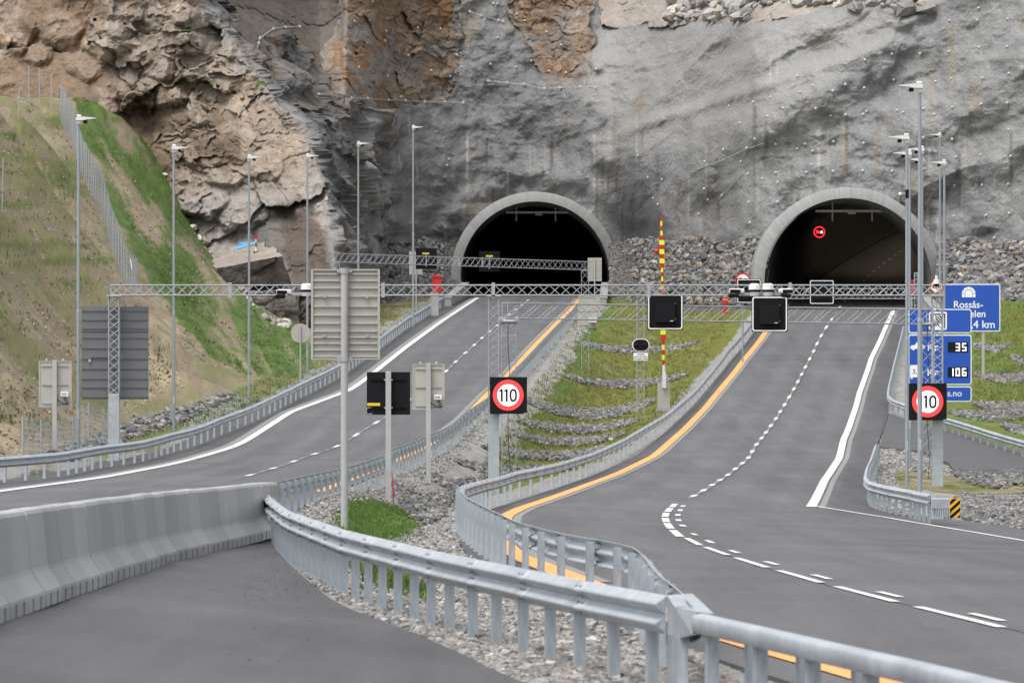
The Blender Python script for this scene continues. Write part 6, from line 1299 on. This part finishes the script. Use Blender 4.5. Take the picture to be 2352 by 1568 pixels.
for a0, a1 in zip(np.linspace(0, math.pi, 6)[:-1], np.linspace(0, math.pi, 6)[1:]):
    g_ = .035; q.prism(Pp(*[(cu_+r*math.cos(a), cv_-r*math.sin(a)) for r, a in ((15.5,a0+g_),(15.5,(a0+a1)/2),(15.5,a1-g_),(9,a1-g_),(9,(a0+a1)/2),(9,a0+g_))]), d-.012, d-.006)
for sg in (-1, 1): q.prism(Pp((cu_+sg*9,cv_+.8),(cu_+sg*15.5,cv_+.8),(cu_+sg*15.5,cv_+8.5),(cu_+sg*9,cv_+8.5)), d-.012, d-.006)
q.prism(Pp(*[(cu_+8*math.cos(a), cv_-8*math.sin(a)) for a in np.linspace(0, math.pi, 14)], (cu_-8, cv_+8.5), (cu_+8, cv_+8.5)), d-.012, d-.006); q.build('tunnel_symbol', M['signwhite'], pn)
# equipment on the distant gantry
def back_panel(label, u0, v0, u1, v1, d, m, sticker=None, rib=None, post=None, grp='small panels near the black tunnel'):
    t = thing('sign', label, 'road sign', W((u0+u1)/2, v1, d), grp); plate(t, 'panel', u0, v0, u1, v1, d, .10, m, .02)
    if sticker: plate(t, 'sticker', *sticker, d-.006, .005, M['yellow'], .005)
    if rib: ribs(t, u0+1, u1-1, rib, d-.0, 1.6/S(d), M['signback'] if m is M['signback'] else M['black'])
    if post:
        q = MB(); x = float(XU(post, d)); g = float(H(np.array([x]), np.array([d]))[0]); q.tube((x, d-.08, g-.3), (x, d-.08, W(0, v0, d)[2]), .045, n=10); q.build('pole', M['pole_pale'], t)
    return t
def hanger(t, u, v0, v1, d):
    q = MB(); q.tube(W(u, v0, d-.1), W(u, v1, d-.1), .03, n=6); q.build('hanger', M['galv_pale'], t)
da = float(np.interp(979, [757,1350],[d3l,d3]))+.8; t = back_panel('black panel with yellow sticker on the distant gantry in front of the stone bank', 955, 570, 1003, 618, da, M['black2'], (970, 580, 986, 584), (578, 611)); hanger(t, 979, 583, 612, da)
da = float(np.interp(1124, [757,1350],[d3l,d3]))+.8; t = back_panel('black panel with yellow sticker on the distant gantry in front of the black tunnel mouth', 1100.5, 577, 1148, 623, da, M['black2'], (1116, 586, 1132, 590), (584, 616)); hanger(t, 1124, 588, 618, da)
back_panel('small pale ribbed sign back on a thin post at the black tunnel mouth', 1350, 592, 1382, 645.5, 400., M['signback'], None, [598,606,613,621,629,637], 1366)
t = back_panel('pale grey sign back with a box marked 338 on a distant lattice column', 1327, 678, 1371, 752, d3-.5, M['signback'], None, (682, 714, 746)); number_box(t, 1361, 735, d3-.62, '338', t)
back_panel('narrow pale ribbed sign back partly behind the black panel at the stone bank', 940, 578, 970, 630, 392., M['signback'], None, [584,592,600,608,616,624], 956)
# ================================================================ fence on the crest
def fence(label, spots, hgt, net, grp='wildlife fences'):
    pts = []
    for u, v, d in spots:
        x = float(XU(u, d)); pts.append(np.array([x, d, float(H(np.array([x]), np.array([d]))[0])]))
    t = thing('wildlife_fence', label, 'fence', pts[0], grp); q = MB(); q.tube((0,0,-.5), (0,0,hgt), .040, .036, 8); proto = q.build('post', M['galv_pale']); me = proto.data; bpy.data.objects.remove(proto)
    for k, p in enumerate(pts):
        o = bpy.data.objects.new('post', me); COL.objects.link(o); o.parent = t; o.location = p-pts[0]; o.rotation_euler = (rng.normal(0, .012), rng.normal(0, .012), 0)
    if net:
        q = MB(); 
        for a, b in zip(pts[:-1], pts[1:]):
            for h in np.linspace(.1, hgt-.08, 9): q.tube(a+np.array([.05,0,h]), b+np.array([.05,0,h]), .009, n=3, cap=False)
            n = max(2, int(np.linalg.norm(b-a)/.45))
            for k in range(n): p = a+(b-a)*k/n; q.tube(p+np.array([.05,0,.05]), p+np.array([.05,0,hgt-.06]), .006, n=3, cap=False)
        q.build('netting', M['galv_post'], t)
    return t, pts
RG = np.array([(140,280,395),(155,315,386),(175,365,374),(190,410,364),(215,465,352),(238,520,340),(270,610,322),(300,672,308),(313,700,300)], float)
tt = np.linspace(0, 1, 39); cumr = np.linspace(0, 1, len(RG)); sp_ = [(np.interp(k, cumr, RG[:,0]), 0, np.interp(k, cumr, RG[:,2])) for k in tt]
tf, fpts = fence('long wildlife fence with close-set steel posts running up the crest of the grassy bank', sp_, 2.5, True)
q = MB()
for k in (34,): a = fpts[k]; q.tube(a+np.array([-.05,-.3,2.4]), fpts[k+1]+np.array([.35,0,0]), .045, n=8)
q.build('brace', M['galv_pale'], tf)
tf2, f2 = fence('unfinished row of bare fence posts along the top left edge of the bank', [(118,255,398),(91,240,399),(67,233,397),(42,224,372),(24,209,322),(5,200,268)], 2.6, False)
q = MB(); q.tube(f2[3]+np.array([0,0,2.1]), f2[2]+np.array([.2,-.2,.0]), .05, n=8); q.build('brace', M['white'], tf2)
fence('low wildlife fence in the ditch behind the beige and slatted sign backs', [(52,0,181),(95,0,189),(168,0,206),(203,0,213),(238,0,221),(249,0,223)], 1.5, True)
# ================================================================ boulder, stake, anchors, cables
def block(label, front, back, d0, d1, seed, topc, frontc, amp=.3, name='boulder'):
    """a broken block: front face outline and back edge in plan, roughened"""
    f = [W(u, v, d0) for u, v in front]; b = [W(u, v, d1) for u, v in back]; q = []; fq = []; cl = []
    def patch(A, B, C_, D_, n, c):
        base = len(q); 
        for i in range(n+1):
            for j in range(n+1):
                s, r = i/n, j/n; q.append((A*(1-s)+B*s)*(1-r)+(D_*(1-s)+C_*s)*r); cl.append(c)
        for i in range(n):
            for j in range(n): k = base+i*(n+1)+j; fq.append((k, k+n+1, k+n+2, k+1))
    n = 26; patch(f[0], f[1], f[2], f[3], n, frontc); patch(f[3], f[2], b[1], b[0], n, topc); patch(f[1], W(back[1][0]+20, front[1][1], d1), b[1], f[2], n, frontc); patch(W(back[0][0]-10, front[0][1], d1), f[0], f[3], b[0], n, topc)
    q = np.array(q); base_ = f[0]; nz = fbm(q*.8, seed, 4)*amp+fbm(q*3, seed+1, 3)*.06; hh, cc, _ = facet(q*.45, seed+2); cen_ = q.mean(0); dv = q-cen_; dv /= np.linalg.norm(dv, axis=1)[:,None]; q2 = q+dv*(nz+hh*.35-.1*np.exp(-cc*12))[:,None]
    c = np.array(cl)*(1+.3*fbm(q*.9, seed+5, 4))[:,None]; o = link(name, fast_mesh(name, q2-base_, fq, np.clip(c, .02, .6), False), M['rock']); o.location = base_; return tag(o, label, 'boulder')
block('big flat-topped boulder with a blue painted cross on top and a dark broken front', [(507,655),(668,652),(650,588),(497,616)], [(488,596),(606,556)], 384., 391., 500, (.28,.245,.21), (.065,.058,.054), .25)
block('grey broken boulder sitting at the foot of the rock face below the flat-topped boulder', [(560,716),(690,760),(678,665),(575,672)], [(580,652),(672,648)], 383., 389., 520, (.22,.205,.19), (.15,.135,.125), .45)
w_ = W(588, 578, 387.3); t = thing('marker_stake', 'short red and white striped stake standing on the flat-topped boulder', 'marker stake', w_); q = MB(); e = 1/S(387.3)
zq = w_[2]-.1
for k, ln_ in enumerate((14, 10, 7, 13)): q.m = k % 2; q.tube((w_[0], w_[1], zq), (w_[0], w_[1], zq+ln_*e), 2.2*e, n=8); zq += ln_*e
q.build('stake', [M['white'], M['red']], t); q = MB(); q.box((w_[0], w_[1], w_[2]-.06), (.34,.34,.14)); q.build('foot', M['rust'], t)
M['bluepaint'] = mat('blue_spray_paint', (.10,.36,.62), .8, 0, .3, 6.)
bpy.context.view_layer.update(); _dg = bpy.context.evaluated_depsgraph_get(); EYEP = Vector((0, 0, EYE)); _last = [387.]
def top_pt(u, v): # first rock surface met along the sight line, a finger's breadth in front of it
    dr = Vector(W(u, v, 300.))-EYEP; st = EYEP+dr*(372./300.); dr.normalize(); ok, loc, nn_, _i, ob, _m = SC.ray_cast(_dg, st, dr)
    if not ok or abs(loc.y-_last[0]) > 16: loc = EYEP+dr*(_last[0]/dr.y)
    _last[0] = loc.y; return np.array(loc)-np.array(dr)*.06
q = MB()
for (a, b, w2) in (((540,570),(589,556.5),6.0),((547,554),(576,569.5),6.5)):
    n = 24; P0 = [(a[0]+(b[0]-a[0])*k/n, a[1]+(b[1]-a[1])*k/n) for k in range(n+1)]; vs = [top_pt(u, v-w2*.5) for u, v in P0]+[top_pt(u, v) for u, v in P0]+[top_pt(u, v+w2*.5) for u, v in P0]; q.add(vs, [(r*(n+1)+k, (r+1)*(n+1)+k, (r+1)*(n+1)+k+1, r*(n+1)+k+1) for r in (0, 1) for k in range(n)])
tag(q.build('painted_cross', M['bluepaint']), 'bright blue cross sprayed on top of the flat boulder', 'paint mark')
PL1 = [(213,12),(88,147),(525,192),(682,200),(306,215),(298,282),(462,383),(797,381),(118,464),(830,463),(619,488),(318,525),(750,526),(410,668)]
PL2 = [(892,4),(1048,27),(1075,28),(820,172),(1079,261),(1028,443),(1203,463),(1210,98),(1263,143),(1415,221),(1516,312),(1432,492),(1547,502),(1756,478),(1311,421),(727,1140),(740,1098),(2043,1074),(2113,1225),(2211,1236),(2150,1366),(2182,1408)]
PL3 = [(2040,57),(2033,140),(2240,132),(1842,143),(1444,373),(1638,372),(1258,415),(2043,328),(2237,323),(793,526),(1837,357),(2250,507),(1455,550),(1745,563),(1850,543),(2066,540),(899,589),(1123,583),(1253,606),(812,635),(1036,628),(2057,718),(2238,711),(322,733),(487,705),(605,672),(693,745),(918,748),(1268,768),(1479,761),(1520,775),(1660,750),(1860,740),(1735,789),(586,803),(1023,796),(1124,792),(1246,789),(396,850),(500,958),(1041,976),(1247,987),(1659,950),(1859,960),(2248,895),(643,994),(844,992),(282,1031),(443,1020),(790,1027),(896,1041),(2055,1068),(2263,1076),(152,1114),(404,1115),(889,1135),(1885,1083),(149,1302),(450,1200),(643,1190),(852,1188),(1038,1181),(1243,1177),(1446,1180),(1664,1164),(2067,1275),(2245,1270),(1876,1278),(548,1231),(656,1258),(273,1348),(178,1375),(457,1395),(655,1393),(113,1475),(466,1535),(2093,1484),(2252,1471),(1871,1490),(2150,1640)]
M['plate'] = mat('galvanised_plate', (.5,.5,.5), .5, .1, .1, 5.)
allp = [(784+x/3, y/3, 'small round white anchor plate on the brown netted rock') for x, y in PL1]+[(784+x/3, y/3, 'small round white anchor plate on the rock between the two tunnel mouths') for x, y in PL2]+[(1567.6+x/3, y/3, 'small round white anchor plate on the grey sprayed concrete above the red-sign tunnel') for x, y in PL3]
CH = [((2185,652),(2270,672),(2352,690),(2352,690)), ]
pr = None
for u, v, lab in allp:
    dd = float(wall_d(u, v))-.12; w_ = W(u, v, dd)
    if pr is None:
        q = MB(); 
        for r0, y0, r1, y1 in ((.11,.10,.11,.05),(.11,.05,.05,-.03)): q.tube((0,y0,0), (0,y1,0), r0, r1, 10)
        q.tube((0,.0,0), (0,-.10,0), .03, n=6); pr = q.build('anchor_plate', M['plate']); o = pr
    else: o = pr.copy(); COL.objects.link(o)
    o.location = w_; tag(o, lab, 'anchor plate', 'white anchor plates on the rock')
M['rope'] = mat('pale_wire_rope', (.45,.46,.46), .5, .2, .1, 5.)
ZA1 = lambda l: [(x/3*1365/1365.0, y/3) for x, y in l]
ROPES = [('pale wire rope with plates on the dark rock at the upper left, bending downward', [(688,62),(656,63),(628,67),(597,88),(594,100),(581,146)]),
 ('pale wire rope with plates along the lower edge of the brown netted rock', [(732,217),(784,224),(806,226),(844,227),(892,230),(931,231),(976,234),(1021,234),(1064,236)]),
 ('pale wire rope with plates right of the brown netted rock, high above the black tunnel', [(1121,186),(1165,190),(1204,194),(1250,204),(1286,202),(1332,200),(1368,201)]),
 ('short pale wire rope with plates near the top edge between the brown rocks', [(1079,27),(1105,36),(1145,47),(1156,49)]),
 ('thin wire rope slanting up the grey wall between the tunnels', [(1560,412),(1600,391),(1640,376),(1650,372),(1715,342),(1758,329)]),
 ('short thin wire rope slanting beside the upper left of the red-sign tunnel', [(1650,458),(1660,447),(1690,416),(1710,396)]),
 ('pale wire rope at the foot of the netted rock right of the grass bank', [(731,470),(750,458),(770,454),(800,456)])]
for lab, pp in ROPES:
    P2 = np.array([W(u, v, float(wall_d(u, v))-.30) for u, v in pp]); t = thing('wire_rope', lab, 'wire rope', P2[0], 'wire ropes holding the rock nets'); q = MB(); f_ = resample(P2, .35)
    tw = np.arange(len(f_)); 
    for ph in (0, math.pi): q.path([p+np.array([0, .03*math.sin(k*1.57+ph), .05*math.cos(k*1.57+ph)]) for k, p in zip(tw, f_)], .018, 5)
    q.build('rope', M['rope'], t)
    if not lab.startswith(('thin','short thin')):
        for p in P2[::1]:
            q = MB(); q.tube(p+np.array([0,.02,0]), p-np.array([0,.10,0]), .13, .09, 10); q.build('plate', M['plate'], t)
# ================================================================ light and camera
w = bpy.data.worlds.new('World'); SC.world = w; w.use_nodes = True
nt = w.node_tree; N = nt.nodes; L = nt.links; bg = N['Background']
sky = N.new('ShaderNodeTexSky'); sky.sky_type = 'NISHITA'; sky.sun_disc = False
SUN_EL, SUN_AZ = 64., 222.                   # sun high behind the photographer's left shoulder, veiled by cloud
sky.sun_elevation = math.radians(SUN_EL); sky.sun_rotation = math.radians(SUN_AZ); sky.dust_density = 4.; sky.air_density = 1.; sky.ozone_density = 1.
hs = N.new('ShaderNodeHueSaturation'); hs.inputs['Saturation'].default_value = .22
L.new(sky.outputs['Color'], hs.inputs['Color']); L.new(hs.outputs['Color'], bg.inputs['Color']); bg.inputs['Strength'].default_value = .15
sl = bpy.data.lights.new('sun', 'SUN'); sl.energy = 1.0; sl.angle = math.radians(22); sl.color = (1, .96, .91)
so = bpy.data.objects.new('sun', sl); COL.objects.link(so)
e, a = math.radians(SUN_EL), math.radians(SUN_AZ); dirv = Vector((math.sin(a)*math.cos(e), math.cos(a)*math.cos(e), math.sin(e)))
so.rotation_euler = dirv.to_track_quat('Z', 'Y').to_euler(); so.location = (0, 0, 120)
cd = bpy.data.cameras.new('camera'); cam = bpy.data.objects.new('camera', cd); COL.objects.link(cam)
cam.location = (0, 0, EYE); cam.rotation_euler = (math.radians(90), 0, 0)
cd.sensor_width = 36; cd.lens = F/2352*36; cd.shift_y = (V0-784)/2352; cd.clip_start = 1; cd.clip_end = 4000
cd.dof.use_dof = True; cd.dof.focus_distance = 215; cd.dof.aperture_fstop = 9.
SC.camera = cam
SC.view_settings.view_transform = 'Standard'; SC.view_settings.look = 'None'; SC.view_settings.exposure = .82; SC.view_settings.gamma = 1
SC.render.resolution_x = 1024; SC.render.resolution_y = 682
SC.cycles.max_bounces = 6; SC.cycles.diffuse_bounces = 3
